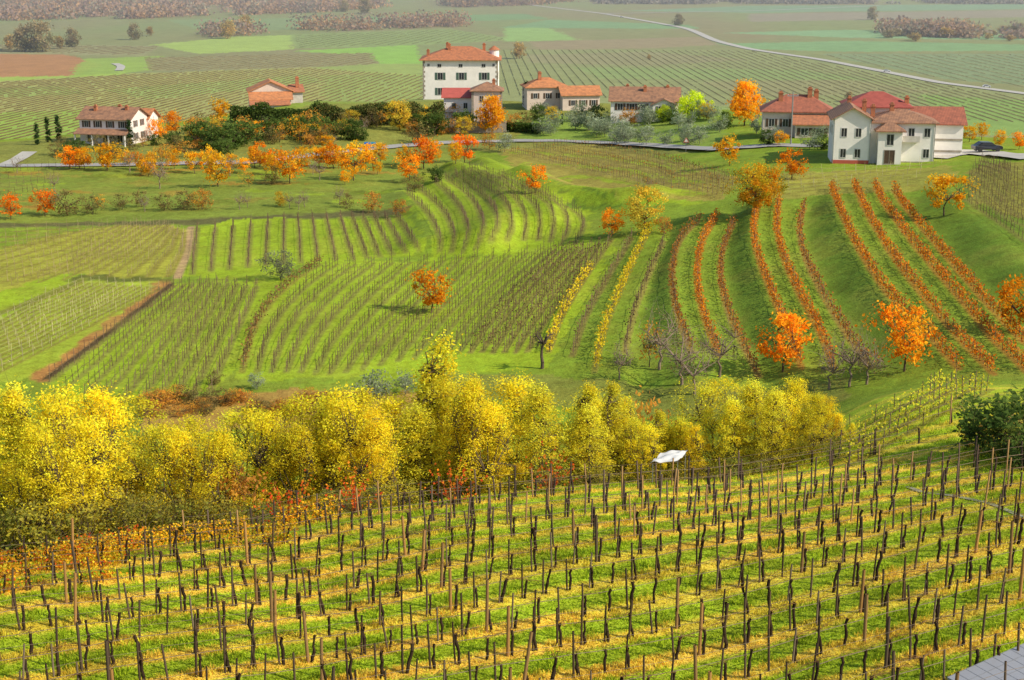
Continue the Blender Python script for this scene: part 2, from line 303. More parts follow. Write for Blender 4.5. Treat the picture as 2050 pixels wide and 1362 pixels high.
# ---------------- ground object
idx=np.arange(NY*NA).reshape(NY,NA); Q=np.stack([idx[:-1,:-1],idx[:-1,1:],idx[1:,1:],idx[1:,:-1]],-1).reshape(-1,4)
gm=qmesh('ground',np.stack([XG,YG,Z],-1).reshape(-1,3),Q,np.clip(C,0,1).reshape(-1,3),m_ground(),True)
gr=new('ground',gm); gr['kind']='structure'; gr['label']='rolling grassy hills dropping to a wide field plain'; gr['category']='ground'
def tag(o,label,cat,group=None,kind=None):
    o['label']=label; o['category']=cat
    if group:o['group']=group
    if kind:o['kind']=kind
    return o
# roads
def road(name,pts,w,m,ymin,label,off=.12,n=60):
    p=plan(pts,n,ymin); d=unit(np.gradient(p,axis=0)); nn=np.c_[-d[:,1],d[:,0]]; V=[]
    for k in(-.5,-.2,.2,.5):
        q=p+nn*w*k; V.append(np.c_[q,zat(q[:,0],q[:,1])+off])
    zz=np.max([v[:,2] for v in V],0)
    for v in V: v[:,2]=(v[:,2]+zz)/2+.02
    V=np.array(V); k,nP=V.shape[:2]; I=np.arange(k*nP).reshape(k,nP); Q=np.stack([I[:-1,:-1],I[:-1,1:],I[1:,1:],I[1:,:-1]],-1).reshape(-1,4)
    o=new(name,qmesh(name,V.reshape(-1,3),Q,None,m)); tag(o,label,'road',kind='structure')
road('road',[(-60,333),(250,331),(500,326),(640,310),(760,297),(900,286),(1040,283),(1120,283),(1240,289),(1430,301)],4.,ASPH,100,'narrow pale asphalt road curving below the village',n=120)
road('road',[(1430,301),(1540,292),(1660,294)],4,ASPH,100,'narrow asphalt road towards the farm houses',n=40)
road('road',[(1860,318),(1930,305),(2080,318)],6,TRACK,100,'gravel yard drive beside the white house',n=24)
road('road',[(1040,8),(1210,28),(1380,58),(1430,82),(1500,99),(1650,121),(1780,146),(1880,166),(2080,192)],7,TRACK,420,'pale road crossing the plain between vineyards',.3,80)
road('road',[(1210,28),(1520,22),(1760,12)],7,TRACK,420,'pale farm road on the plain',.3,30)
road('path',[(10,332),(40,318),(60,305)],3,TRACK,100,'gravel lane beside cypress trees',n=12)
road('path',[(230,128),(245,134),(238,142)],5,TRACK,420,'small pale farm track on the plain',.3,8)
road('path',[(1815,975),(1850,988),(1900,992),(1980,1008),(2070,1045)],.3,DIRT,50,'narrow dirt path through the grass',.01,30)
# ---------------- vine rows
pal={'orange':[(.78,.24,.015),(.72,.32,.03),(.6,.16,.02),(.48,.25,.06)],'yellow':[(.92,.68,.03),(.88,.6,.03),(.78,.64,.04)],'brown':[(.46,.20,.06),(.36,.16,.05),(.6,.24,.03)],
 'mix':[(.6,.26,.03),(.4,.2,.04)],'yg':[(.9,.75,.05),(.7,.68,.05)],'brown2':[(.34,.18,.06),(.28,.18,.06)],'brown3':[(.30,.20,.09),(.24,.16,.07)]}
dens={'orange':46,'yellow':40,'brown':28,'mix':3,'yg':30,'brown2':18,'brown3':5}
labs={'orange':'orange-leaved vine row curving down the grassy hillside','yellow':'bright yellow vine row on the green slope','brown':'mostly bare reddish-brown vine row on the slope','brown3':'bare brown vine row running down the green slope','brown2':'brown hedge-like vine row edging the field','mix':'sparse vine row with few orange leaves on a terrace','yg':'yellow-green vine row on the sunny grass slope','bare':'bare brown vine row with stakes on green grass','tan':'leafless vine row with pale stakes on a terrace','pale':'leafless vine row with fine pale stakes on the grass'}
wc_={'tan':(.27,.21,.11),'pale':(.38,.34,.18)}
def resamp(p,step):
    s=np.r_[0,np.cumsum(np.hypot(*np.diff(p,axis=0).T))]; q=np.arange(0,s[-1],step); return np.c_[np.interp(q,s,p[:,0]),np.interp(q,s,p[:,1])]
for s,p in rows:
    q=resamp(p,{'pale':1.7,'yg':2.,'tan':1.4,'bare':1.3}.get(s,1.2))
    if len(q)<3: continue
    q=q+rng.normal(size=q.shape)*.05; z=zat(q[:,0],q[:,1]); n=len(q); b=np.c_[q,z]
    A=Acc(); hh=(1.25 if s!='pale' else 1.05)+rng.normal(size=n)*.14; top=b+np.c_[rng.normal(size=(n,2))*.06,hh]
    cc=np.array(wc_.get(s,(.13,.09,.058)))*(.6+.8*rng.random((n,1))); rr=.032 if s not in wc_ else .022
    sticks(A,b-[0,0,.2],top,rr,rr*.8,cc)
    cr=b+[0,0,.68 if s!='pale' else .6]; sticks(A,cr[:-1],cr[1:],rr*.6,rr*.6,np.array(wc_.get(s,(.18,.125,.07))),3)
    m=n*(4 if s!='pale' else 2); k=rng.integers(0,n,m); c=b[k]+np.c_[rng.normal(size=(m,2))*.08,.5+.35*rng.random(m)]; t=unit(np.gradient(q,axis=0)); c[:,:2]+=t[k]*rng.uniform(-.6,.6,(m,1))
    leaves(A,c,.22,np.array(wc_.get(s,(.20,.14,.065)))*(.6+.8*rng.random((m,1))),.08)
    o=new('vine_row',A.mesh('vine_row',WOOD)); tag(o,labs[s],'vine row','vine rows on the hillside')
    if s in dens:
        m=n*dens[s]; k=rng.integers(0,n,m); dn=vn(b[k,0]/2,b[k,1]/2,3); keep=rng.random(m)<.5+dn*.8; k=k[keep]; m=len(k)
        c=b[k]+np.c_[rng.normal(size=(m,2))*.2,.25+1.0*rng.random(m)]; c[:,:2]+=t[k]*rng.uniform(-.65,.65,(m,1)); pc=np.minimum(np.array(pal[s])[rng.integers(0,len(pal[s]),m)]*(.6+.6*rng.random((m,1))),.93)
        B=Acc(); leaves(B,c,.12 if s!='yg' else .085,pc,.75); new('foliage',B.mesh('row_foliage',LEAF),o)
# plain vineyards
def far_rows(poly,ang,sp,c,h=.6,cat='distant vineyard rows with grey-brown vines on the plain'):
    p=plan(poly,None,400); d=np.array([math.cos(ang),math.sin(ang)]); nrm=np.array([-d[1],d[0]]); A=Acc()
    a=p@d; b=p@nrm; bb=np.arange(b.min(),b.max(),sp); aa=np.arange(a.min(),a.max(),4.)
    if len(aa)*len(bb)>500000: return
    gA,gB=np.meshgrid(aa,bb); x=gA*d[0]+gB*nrm[0]; y=gA*d[1]+gB*nrm[1]; m=pip(p,x,y)&(rng.random(x.shape)<.93)&(abs(x/y)<.4); x=x[m];y=y[m]; n=len(x)
    if n<2:return
    z=zat(x,y); V=np.stack([np.c_[x-d[0]*2,y-d[1]*2,z],np.c_[x+d[0]*2,y+d[1]*2,z],np.c_[x+d[0]*2,y+d[1]*2,z+h*rng.uniform(.7,1.1,n)],np.c_[x-d[0]*2,y-d[1]*2,z+h*rng.uniform(.7,1.1,n)]],1).reshape(-1,3)
    A.add(V,np.arange(4*n).reshape(n,4),np.repeat(np.array(c)*(.8+.4*rng.random((n,1))),4,0))
    tag(new('vineyard',A.mesh('vineyard',LEAF)),cat,'vineyard',kind='stuff')
far_rows([(-100,172),(250,150),(620,137),(845,152),(860,190),(640,240),(150,290),(-100,300)],1.42,4.4,(.25,.19,.08),.55)
far_rows([(290,116),(740,106),(760,128),(640,135),(300,142)],1.3,7,(.22,.18,.09),.5)
far_rows([(590,72),(900,60),(1020,80),(845,88),(600,96)],1.4,8,(.18,.19,.09),.5)
far_rows([(1000,100),(1500,102),(1880,170),(2100,205),(2100,250),(1300,200),(1000,190)],1.6,5.2,(.27,.24,.12),.45)
far_rows([(1640,110),(2100,110),(2100,180),(1900,160)],1.6,9,(.26,.26,.14),.5)
far_rows([(-100,90),(320,94),(280,110),(-100,103)],1.2,10,(.25,.20,.11),.5)
# ---------------- trees
def make_tree(h,w,cb,ncl,nl,ls,pl,sig,shape='round',bark=(.10,.07,.05),low=None,tr=.02,asp=.65,up=1.):
    T=Acc();Cn=Acc(); hf=cb*h; tr=h*tr
    tp=[np.array([0,0,-.4])]; 
    for k in range(1,5): tp.append(np.array([random.gauss(0,.03*h)*k/4,random.gauss(0,.03*h)*k/4,(hf*1.0+.12*h)*k/4]))
    top=tp[-1]; sticks(T,tp[:-1],tp[1:],[tr*(1-.12*k) for k in range(4)],[tr*(1-.12*(k+1)) for k in range(4)],bark,6)
    zc=rng.random(ncl); th=rng.random(ncl)*6.283
    prof={'round':np.sqrt(np.clip(1-(2*zc-1)**2*.85,0,1)),'vase':(.5+.7*zc)*np.sqrt(np.clip(1-zc**4,0,1)),'cone':(1-zc)**.8+.08,'egg':np.sqrt(np.clip(zc*3.5,0,1))*(1.08-zc)**.6,'col':np.sqrt(np.clip(1-zc**3,0,1))*np.clip(zc*6+.4,0,1)}[shape]
    lob=1+.28*np.sin(th*3+random.random()*6)+.15*np.sin(th*5+zc*9)
    r=w/2*prof*lob*np.sqrt(rng.uniform(.1,1,ncl)); c=np.c_[r*np.cos(th),r*np.sin(th),h*(cb+(1-cb)*zc*.95)]; c[:,:2]+=top[:2]*np.clip(c[:,2:3]/h,0,1)
    P0=[];P1=[];R0=[];R1=[]
    lm=[]
    for k in range(7):
        a=k*.9+random.random()*.5; rr=w*.22; lm.append(np.array([top[0]+math.cos(a)*rr,top[1]+math.sin(a)*rr,hf+(h-hf)*random.uniform(.25,.6)]))
    if shape in('cone','col'): lm=[np.array([0,0,h*f]) for f in(.2,.35,.5,.65,.8)]
    for q in lm: P0.append(top if shape not in('cone','col') else np.array([0,0,hf*.5]));P1.append(q);R0.append(tr*.6);R1.append(tr*.3)
    for q in c:
        b=min(lm,key=lambda e:np.linalg.norm(e-q)+(2 if e[2]>q[2]+.1*h else 0)); mid=(b+q)/2+rng.normal(size=3)*.03*h
        P0+= [b,mid];P1+=[mid,q];R0+=[tr*.26,tr*.17];R1+=[tr*.17,tr*.06]
        for _ in range(2):
            P0.append(q);P1.append(q+rng.normal(size=3)*sig*1.3+[0,0,sig*.6]);R0.append(tr*.07);R1.append(tr*.03)
    sticks(T,P0,P1,R0,R1,np.array(bark),4)
    if nl:
        n=ncl*nl; k=np.repeat(np.arange(ncl),nl); sg=sig*rng.uniform(.5,1.4,ncl)[k][:,None]; pp=c[k]+rng.normal(size=(n,3))*sg*np.array([1,1,.8]); pa=np.array(pl); cc=pa[rng.integers(0,len(pa),ncl)][k]; c2=pa[rng.integers(0,len(pa),n)]
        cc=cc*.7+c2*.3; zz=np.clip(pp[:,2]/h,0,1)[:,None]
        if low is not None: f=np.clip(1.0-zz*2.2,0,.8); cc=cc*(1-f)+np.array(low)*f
        cc=np.minimum(cc*(.74+.42*rng.random((n,1)))*(.87+.28*zz)*rng.uniform(.82,1.12,ncl)[k][:,None],.93)  # leaf colour darker low in the crown, shade put into the colour
        leaves(Cn,pp,ls*rng.uniform(.6,1.3,n),cc,asp,up)
    return (T.mesh('trunk',WOOD),Cn.mesh('crown',LEAF) if nl else None,h)
O1=[(.9,.33,.015),(.85,.25,.01),(.92,.43,.02)];O2=[(.92,.47,.02),(.9,.37,.015),(.88,.54,.03)];O3=[(.86,.22,.015),(.9,.31,.015),(.8,.17,.015)];OL=[(.30,.35,.22),(.22,.27,.15),(.38,.42,.28)]
GN=[(.10,.16,.035),(.14,.20,.04),(.08,.125,.03)];BR=[(.26,.20,.07),(.20,.19,.06),(.32,.24,.08)]
TT={}
TT['cherry_o']=[make_tree(5,5.4,.24,32,44,.16,O1,.38,'vase') for _ in range(4)]
TT['cherry_y']=[make_tree(5,5.4,.24,32,42,.16,O2,.38,'vase') for _ in range(4)]
TT['cherry_r']=[make_tree(5,5.4,.22,32,44,.165,O3,.38,'vase') for _ in range(2)]
TT['sparse_o']=[make_tree(5,4.8,.28,24,16,.15,[(.85,.45,.05),(.75,.32,.03)],.4,'vase') for _ in range(2)]
TT['big_o']=[make_tree(8,7,.12,80,56,.19,[(.92,.45,.02),(.9,.36,.015),(.88,.52,.03)],.5,'egg') for _ in range(2)]
TT['big_mix']=[make_tree(8,8.5,.18,100,85,.15,[(.6,.5,.03),(.88,.42,.02),(.9,.33,.015),(.30,.36,.03),(.88,.55,.03)],.5,'round')]
TT['olivey']=[make_tree(6.5,6,.16,55,46,.16,[(.72,.55,.06),(.55,.48,.06),(.75,.45,.04)],.45,'round')]
TT['lime']=[make_tree(6,6.5,.1,50,55,.2,[(.75,.85,.04),(.65,.78,.04)],.5,'round')]
LC=[[(.95,.77,.035),(.92,.70,.028),(.82,.72,.05)],[(.95,.71,.03),(.91,.63,.025),(.92,.76,.04)],[(.90,.80,.06),(.76,.74,.06),(.93,.70,.03)]]
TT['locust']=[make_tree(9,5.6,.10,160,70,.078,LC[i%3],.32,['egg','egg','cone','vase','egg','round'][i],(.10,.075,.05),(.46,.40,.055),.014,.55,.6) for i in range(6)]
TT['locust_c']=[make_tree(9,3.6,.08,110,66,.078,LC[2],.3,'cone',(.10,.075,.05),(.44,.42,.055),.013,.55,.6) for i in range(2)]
TT['under']=[make_tree(4.5,5,.05,50,26,.10,c,.45,'round',(.10,.075,.05)) for c in ([(.50,.44,.06),(.30,.31,.05),(.65,.54,.05)],[(.5,.40,.05),(.3,.27,.05),(.22,.24,.045)],[(.20,.25,.045),(.36,.36,.05)])]
TT['olive']=[make_tree(3.6,3.6,.2,26,34,.13,OL,.34,'round',(.14,.12,.10)) for _ in range(3)]
TT['greyb']=[make_tree(4,4.6,.1,70,26,.10,[(.17,.17,.11),(.26,.25,.18),(.12,.13,.08)],.35,'round',(.12,.10,.08))]
TT['green']=[make_tree(4,4.5,.08,36,40,.17,GN,.4,'round') for _ in range(2)]
TT['brownb']=[make_tree(4,4.2,.1,28,26,.15,BR,.42,'round') for _ in range(2)]
TT['rustb']=[make_tree(4,4.2,.15,28,28,.15,[(.64,.29,.05),(.50,.24,.06),(.70,.38,.05)],.42,'round') for _ in range(2)]
TT['bare']=[make_tree(4.5,4.2,.26,56,2,.09,BR,.42,'vase',(.25,.19,.14),tr=.024) for _ in range(3)]
TT['twisted']=[make_tree(4.5,3.4,.45,16,0,.1,BR,.4,'vase',(.10,.075,.055),tr=.05)]
TT['cypress']=[make_tree(8,1.5,.03,40,60,.16,[(.04,.085,.03),(.06,.11,.035)],.22,'col')]
TT['plain']=[make_tree(14,13,.12,45,40,.6,[(.48,.34,.10),(.56,.36,.11),(.38,.31,.12)],1.3,'round'),make_tree(12,12,.12,45,36,.6,[(.30,.28,.12),(.37,.28,.14)],1.3,'round')]
info={'cherry_o':('cherry_tree','small cherry tree with orange autumn leaves on grass','tree'),'cherry_y':('cherry_tree','small cherry tree with golden-orange autumn leaves','tree'),'cherry_r':('cherry_tree','small cherry tree with red-orange autumn leaves','tree'),
'sparse_o':('cherry_tree','thinly leaved cherry tree with bare branches showing','tree'),'big_o':('maple_tree','large rounded golden-orange tree beside the houses','tree'),'big_mix':('persimmon_tree','large round tree turning green to orange on the hill crest','tree'),
'olivey':('autumn_tree','olive-yellow autumn tree beside the vine rows','tree'),'lime':('willow_tree','bright lime-yellow rounded tree by the house','tree'),'locust':('locust_tree','yellow-leaved locust tree with thin dark trunk in hedgerow','tree'),'locust_c':('locust_tree','pointed yellow-green locust tree in the hedgerow','tree'),
'under':('shrub','olive and brown undergrowth shrub below the yellow trees','bush'),'olive':('olive_tree','silvery green olive tree on the grassy slope','tree'),'greyb':('shrub','grey nearly bare twiggy bush between vine rows','bush'),'green':('shrub','dense dark green shrub with rounded crown','bush'),'brownb':('shrub','brownish half-bare autumn bush','bush'),
'rustb':('shrub','rust-coloured autumn bush on the grass','bush'),'bare':('bare_tree','leafless grey-brown fruit tree','tree'),'twisted':('bare_tree','old twisted leafless tree with thick dark trunk','tree'),'cypress':('cypress_tree','tall narrow dark green cypress tree','tree'),'plain':('field_tree','autumn tree standing among fields on the plain','tree')}
def put(kind,x,y,h,ws=1.,lab=None,dz=0):
    nm,lb,ct=info[kind]; tm=random.choice(TT[kind]); s=h/tm[2]
    e=new(nm,None); e.empty_display_size=.5; e.location=(x,y,float(zat(x,y))+dz); e.rotation_euler=(0,0,random.uniform(0,6.28)); e.scale=(s*ws*random.uniform(.9,1.1),s*ws*random.uniform(.9,1.1),s)
    new('trunk',tm[0],e)
    if tm[1]: new('crown',tm[1],e)
    tag(e,lab or lb,ct,ct+'s like '+nm.replace('_',' ')); return e
def tree(kind,u,v,vt,ws=1.,lab=None,ymin=90):
    x,y=G(u,v,ymin)
    if ymin<200 and y>400: return
    z=float(zat(x,y)); put(kind,x,y,max(1.,CZ-y*float(tv(vt))-z),ws,lab)
for t in [('cherry_o',160,338,298),('cherry_y',215,342,287),('cherry_y',255,332,300),('sparse_o',325,352,300),('cherry_y',390,348,302),('cherry_y',437,374,308),('bare',320,378,320),('cherry_o',520,335,284),('cherry_o',580,368,302),('cherry_y',545,350,310),
('cherry_o',668,338,285),('cherry_y',708,362,286),('cherry_y',640,335,292),('cherry_o',820,362,312),('cherry_r',848,338,278),('cherry_r',930,326,268),('cherry_r',22,440,392),('cherry_r',90,433,384),('olivey',562,414,384),('rustb',745,426,385),('rustb',802,432,400),
('cherry_o',1073,386,334),('cherry_y',1460,332,274),('cherry_o',1585,358,298),('big_mix',1512,426,330),('cherry_y',1890,432,346),('cherry_o',1225,474,420),('olivey',1290,466,376),('rustb',1328,470,436),('cherry_o',865,626,544),
('cherry_o',1567,744,634),('cherry_o',1810,744,616),('cherry_o',2040,668,560),('bare',1320,740,615,1.1),('twisted',1085,738,650),('bare',1440,755,645,1.2),('bare',1700,775,655,1.2),('bare',1365,770,655,1.2),('bare',1240,760,685),('bare',1390,790,690,1.2),('bare',1735,770,680,1.2),('bare',1660,780,690,1.2),('sparse_o',1300,735,650,.7),
('greyb',562,560,502),('big_o',985,268,192,.9),('big_o',1490,252,162),('lime',1388,238,182),('olivey',800,262,202),('cherry_y',440,248,198),('cherry_o',345,272,224),('cherry_r',290,268,228),('cherry_o',318,282,240),('sparse_o',380,276,235),
('bare',110,386,345),('brownb',135,432,380),('brownb',245,420,388),('bare',290,424,390),('brownb',330,422,388),('brownb',368,420,380),('rustb',405,420,380),('bare',480,420,384),('brownb',185,430,392),('bare',640,362,320),('bare',260,345,300),('bare',610,415,380),('bare',680,410,370),
('brownb',830,385,350),('green',870,365,335),('olive',515,780,748),('olive',755,800,740),('olive',812,790,745),('brownb',430,770,742),('rustb',980,300,266),('olive',1010,305,268)]: tree(*t)
for u,v in [(75,290),(97,285),(118,280),(139,262)]: tree('cypress',u,v,v-random.uniform(42,55))
tree('cypress',262,292,236); tree('cypress',163,260,222); tree('cypress',1053,215,160); tree('cypress',1066,215,168); tree('cypress',1125,250,226)
for i in range(30):
    u=random.uniform(1080,1440); v=random.uniform(236,296); 
    if v>278 and u<1200: v-=20
    tree('olive',u,v,v-random.uniform(28,40))
for u,v in [(1545,288),(1400,290),(1440,265),(1515,268),(1620,300),(1180,262)]: tree('olive',u,v,v-38)
for u,v,k in [(1078,240,'green'),(1105,243,'olivey'),(1150,244,'olive'),(1195,240,'green'),(1225,246,'olive'),(1262,248,'rustb'),(1300,250,'olive'),(1345,250,'green'),(1535,290,'green'),(1560,292,'cherry_y'),(1650,300,'green')]: tree(k,u,v,v-30,1.1)
for i in range(60):
    u=random.uniform(385,930); v=random.uniform(252,300)-(u>700)*10; tree(random.choice(['green','green','brownb','rustb','rustb','bare','sparse_o','olivey','brownb','cherry_y']),u,v,v-random.uniform(26,44),1.1)
for i in range(22): 
    u=random.uniform(60,460); v=random.uniform(285,320); tree(random.choice(['green','rustb','brownb','bare','sparse_o','brownb']),u,v,v-random.uniform(18,34),1.2)
for i in range(18):
    u=130+i*46+random.uniform(-15,15); v=340-max(0,u-500)*.04+random.uniform(-3,6); tree(random.choice(['cherry_y','cherry_o','cherry_y']),u,v,v-random.uniform(34,46),.85)
for i in range(18):
    u=random.uniform(10,780); v=random.choice([350,372,418]); tree(random.choice(['bare','bare','sparse_o','brownb','cherry_y']),u,v+random.uniform(-4,4),v-random.uniform(28,38))
for i in range(26):
    u=290+i*15+random.uniform(-8,8); v=random.uniform(798,835); tree(random.choice(['rustb','rustb','rustb','brownb']),u,v,v-random.uniform(20,32),1.6)
for u,v,w in [(425,300,1.6),(460,296,1.6),(490,290,1.6),(395,290,1.3),(640,278,1.2),(600,280,1.2),(870,272,1.2),(540,282,1.3)]: tree('green',u,v,v-46,w)
for u,v,k in [(1450,258,'green'),(1415,240,'olivey'),(1545,255,'rustb'),(1690,215,'rustb'),(1640,282,'olive'),(1940,285,'cherry_y'),(1965,280,'cherry_y'),(2000,296,'cherry_y'),(2040,300,'cherry_o'),(1030,262,'rustb'),(1050,256,'brownb'),(1240,240,'olivey'),(1330,244,'lime')]: tree(k,u,v,v-34)
for u,v,h in [(50,104,48),(85,104,56),(145,94,34),(20,100,30),(120,98,25),(455,78,36),(490,66,34),(270,80,30),(300,72,18),(690,24,22),(730,28,28),(1040,118,32),(1358,52,22),(1745,40,24),(1300,120,10),(1700,205,20)]: tree('plain',u,v,v-h,.9,ymin=420)
for i in range(30): 
    u=random.uniform(1770,2060); v=70+random.uniform(-6,14); tree('plain',u,v,v-random.uniform(10,20),1.8,ymin=420)
# far woods
def wood(poly,n,c,s,label):
    p=plan(poly,None,420); A=Acc(); a0,a1=p.min(0),p.max(0); x=rng.uniform(a0[0],a1[0],n*4); y=rng.uniform(a0[1],a1[1],n*4); m=pip(p,x,y)&(fbm(x/60,y/160,77)>.36); x=x[m][:n];y=y[m][:n]; n=len(x)
    k=np.repeat(np.arange(n),24); hh=rng.uniform(4,14,n); cen=np.c_[x,y,zat(x,y)][k]+np.c_[rng.normal(size=(len(k),2))*5,rng.random(len(k))*hh[k]]
    cl=np.array(c)[rng.integers(0,len(c),n)][k]*(.8+.3*rng.random((len(k),1))); leaves(A,cen,s,cl,.8)
    tag(new('woodland',A.mesh('woodland',LEAF)),label,'woodland',kind='stuff')
FW=[(.40,.27,.18),(.48,.30,.16),(.32,.28,.20),(.36,.25,.20)]  # woodland tones lightened, distance haze put into the colour
wood([(-150,2),(760,2),(770,16),(640,26),(300,38),(-150,44)],2400,FW,1.7,'brown autumn woodland edging the plain')
wood([(880,2),(1160,2),(1100,10),(900,16)],360,FW,1.7,'brown autumn woodland edging the plain')
wood([(1180,2),(2150,2),(2150,9),(1200,9)],600,[(.36,.34,.30),(.38,.33,.28)],2.,'hazy grey woodland beyond the fields')  # greyed leaf tones carry haze in the colour
wood([(400,66),(700,52),(930,46),(930,54),(700,62),(420,76)],260,FW,1.3,'hedgerow of autumn shrubs between fields')
wood([(1760,62),(2150,72),(2150,86),(1800,72)],300,FW,1.5,'brownish scrub belt on the plain')
# locust hedgerow
def gul(kind,u,Y,vt,ws=1.):
    x=azf(u,900)*Y; z=float(zat(x,Y)); put(kind,x,Y,max(1.5,CZ-Y*float(tv(vt))-z),ws)
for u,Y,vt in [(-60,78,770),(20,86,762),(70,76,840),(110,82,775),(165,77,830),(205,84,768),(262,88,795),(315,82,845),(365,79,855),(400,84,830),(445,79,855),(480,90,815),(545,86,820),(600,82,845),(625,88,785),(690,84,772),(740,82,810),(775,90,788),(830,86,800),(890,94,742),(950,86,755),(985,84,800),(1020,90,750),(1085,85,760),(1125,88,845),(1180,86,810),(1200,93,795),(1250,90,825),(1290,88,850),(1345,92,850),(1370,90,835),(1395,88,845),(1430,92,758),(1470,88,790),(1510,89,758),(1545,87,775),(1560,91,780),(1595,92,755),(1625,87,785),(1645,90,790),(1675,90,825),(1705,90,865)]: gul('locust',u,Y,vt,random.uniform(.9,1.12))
for u,Y,vt in [(862,90,668),(1160,88,760),(1215,89,762),(1260,93,795),(1310,90,820),(930,88,745),(650,86,780),(850,91,728),(1335,91,840),(135,86,770),(50,84,760),(720,86,765)]: gul('locust_c',u,Y,vt,1)
for i in range(38):
    u=-40+i*46+random.uniform(-15,15); Y=(75 if u<800 else 85)+random.uniform(-1,3); gul('under',u,Y,random.uniform(975,1030)-(u>1000)*45,1.3)
gul('rustb',1292,94,800,.55); gul('rustb',480,79,940,.8)
for u,Y,vt,k in [(1985,80,805,'green'),(2045,78,800,'green'),(1955,82,870,'rustb'),(2010,78,850,'under'),(2060,76,860,'green'),(2020,82,800,'brownb')]: gul(k,u,Y,vt,1.3)
# ---------------- foreground vineyard: vines, stakes, wires
def vine_mesh():
    A=Acc(); p=[np.array([0,0,-.15])]; h=random.uniform(.85,1.2); lx=random.gauss(0,.06)
    for k in range(1,6): p.append(np.array([lx*k/5+random.gauss(0,.025),random.gauss(0,.025),h*k/5]))
    r=[.07-.004*k for k in range(5)]; r=[x*random.uniform(.8,1.25) for x in r]; sticks(A,p[:-1],p[1:],r,r[1:]+[.065],(.045,.03,.02),5)
    t=p[-1]; P0=[];P1=[]
    for _ in range(random.randint(4,7)):
        a=t+rng.normal(size=3)*[.05,.03,.04]; d=np.array([random.gauss(0,.6),random.gauss(0,.08),random.uniform(.1,.45)])
        for k in range(3): b=a+d*.38; P0.append(a);P1.append(b);a=b;d=d+[random.gauss(0,.3),random.gauss(0,.08),-.2]
    sticks(A,P0,P1,.012,.008,(.20,.11,.05),3); return A.mesh('grapevine',WOOD)
VM=[vine_mesh() for _ in range(12)]
def stake_mesh(h,r,c,k=4):
    A=Acc(); l=random.gauss(0,.05); sticks(A,[[0,0,-.3],[l*.5,0,h*.5]],[[l*.5,0,h*.5],[l,0,h]],[r,r*.97],[r*.97,r*.88],[c,np.array(c)*.9],k); return A.mesh('stake',WOOD)
SM=[stake_mesh(random.uniform(1.5,1.9),random.uniform(.04,.052),c,5) for c in [(.08,.055,.038),(.12,.085,.06),(.06,.042,.03),(.17,.13,.09),(.09,.065,.042),(.07,.048,.034),(.12,.08,.045)]]
PM=[stake_mesh(2.2,.07,(.38,.21,.075),6),stake_mesh(2.1,.068,(.25,.15,.065),6),stake_mesh(2.05,.065,(.11,.08,.055),6)]
sites=[]
eA=[-.40,-.25,-.15,0,.13,.2,.26,.40]; eY=[60.5,65,69,75,80,84,90,92]
ends=[]
for ri,c0 in enumerate(np.arange(31.4,90,2.6)):
    xs=np.arange(-30,34,.96)+rng.uniform(-.4,.4); k=0; pr=[]
    for x in xs:
        y=rowy(c0,x)
        if y<43 or abs(x/y)>.385 or y>np.interp(x/y,eA,eY): continue
        if y>77 and x/y>.15 and rng.random()<.72: continue
        x1=x+random.gauss(0,.03); y1=y+random.gauss(0,.02); sites.append((x1,y1,k,ri)); pr.append((x1,y1)); k+=1
    if len(pr)>3: ends.append(np.array(pr))
sites.sort(key=lambda s:s[1])
nv=ns=0; Rs=Acc()
for x,y,k,ri in sites:
    z=float(zat(x,y)); a=random.uniform(-.12,.12)+.38
    if rng.random()<.84:
        if nv<300:
            o=new('grapevine',random.choice(VM)); o.location=(x+.14,y+.05,z); o.rotation_euler=(random.gauss(0,.04),random.gauss(0,.06),a+random.choice([0,3.14])); s=random.uniform(.8,1.15); o.scale=(s,s,s); tag(o,'gnarled leafless grapevine trunk in grassy vineyard row','grapevine','grapevines in the vineyard rows'); nv+=1
        else:
            p=[np.array([x+.14,y+.05,z-.1])]
            for q in range(3): p.append(p[-1]+[random.gauss(0,.04),random.gauss(0,.03),.36])
            sticks(Rs,p[:-1],p[1:],.06,.055,(.045,.032,.024),4); q=p[-1]
            for _ in range(3): sticks(Rs,[q],[q+rng.normal(size=3)*[.4,.1,.15]+[0,0,.15]],.012,.008,(.18,.10,.05),3)
    if rng.random()<.85:
        if ns<300:
            big=(k%7==3); o=new('wooden_stake',random.choice(PM if big else SM)); o.location=(x,y,z); o.rotation_euler=(random.gauss(0,.03),random.gauss(0,.045),a); s=random.uniform(.85,1.1); o.scale=(1,1,s); tag(o,'brown thick wooden trellis post in the vineyard' if big else 'thin weathered wooden stake supporting a grapevine','vine stake','stakes in the vineyard rows'); ns+=1
        else: sticks(Rs,[[x,y,z-.1]],[[x+random.gauss(0,.07),y+random.gauss(0,.05),z+random.uniform(1.35,1.9)]],.046,.042,random.choice([(.08,.055,.04),(.12,.085,.06),(.055,.04,.03),(.28,.17,.07)]),4)
tag(new('grapevine',Rs.mesh('grapevines',WOOD)),'further bare grapevines and stakes along the ridge','grapevines',kind='stuff')
for pr in ends:
    pr=pr[np.argsort(pr[:,0])]; z=zat(pr[:,0],pr[:,1]); A=Acc()
    for h,rr in((.95,.016),(1.4,.008)): q=np.c_[pr,z+h]; sticks(A,q[:-1],q[1:],rr,rr,(.24,.18,.12),3)
    tag(new('trellis_wire',A.mesh('wire',WOOD)),'thin trellis wires with trained canes between vineyard stakes','wire','trellis wires in the vineyard')
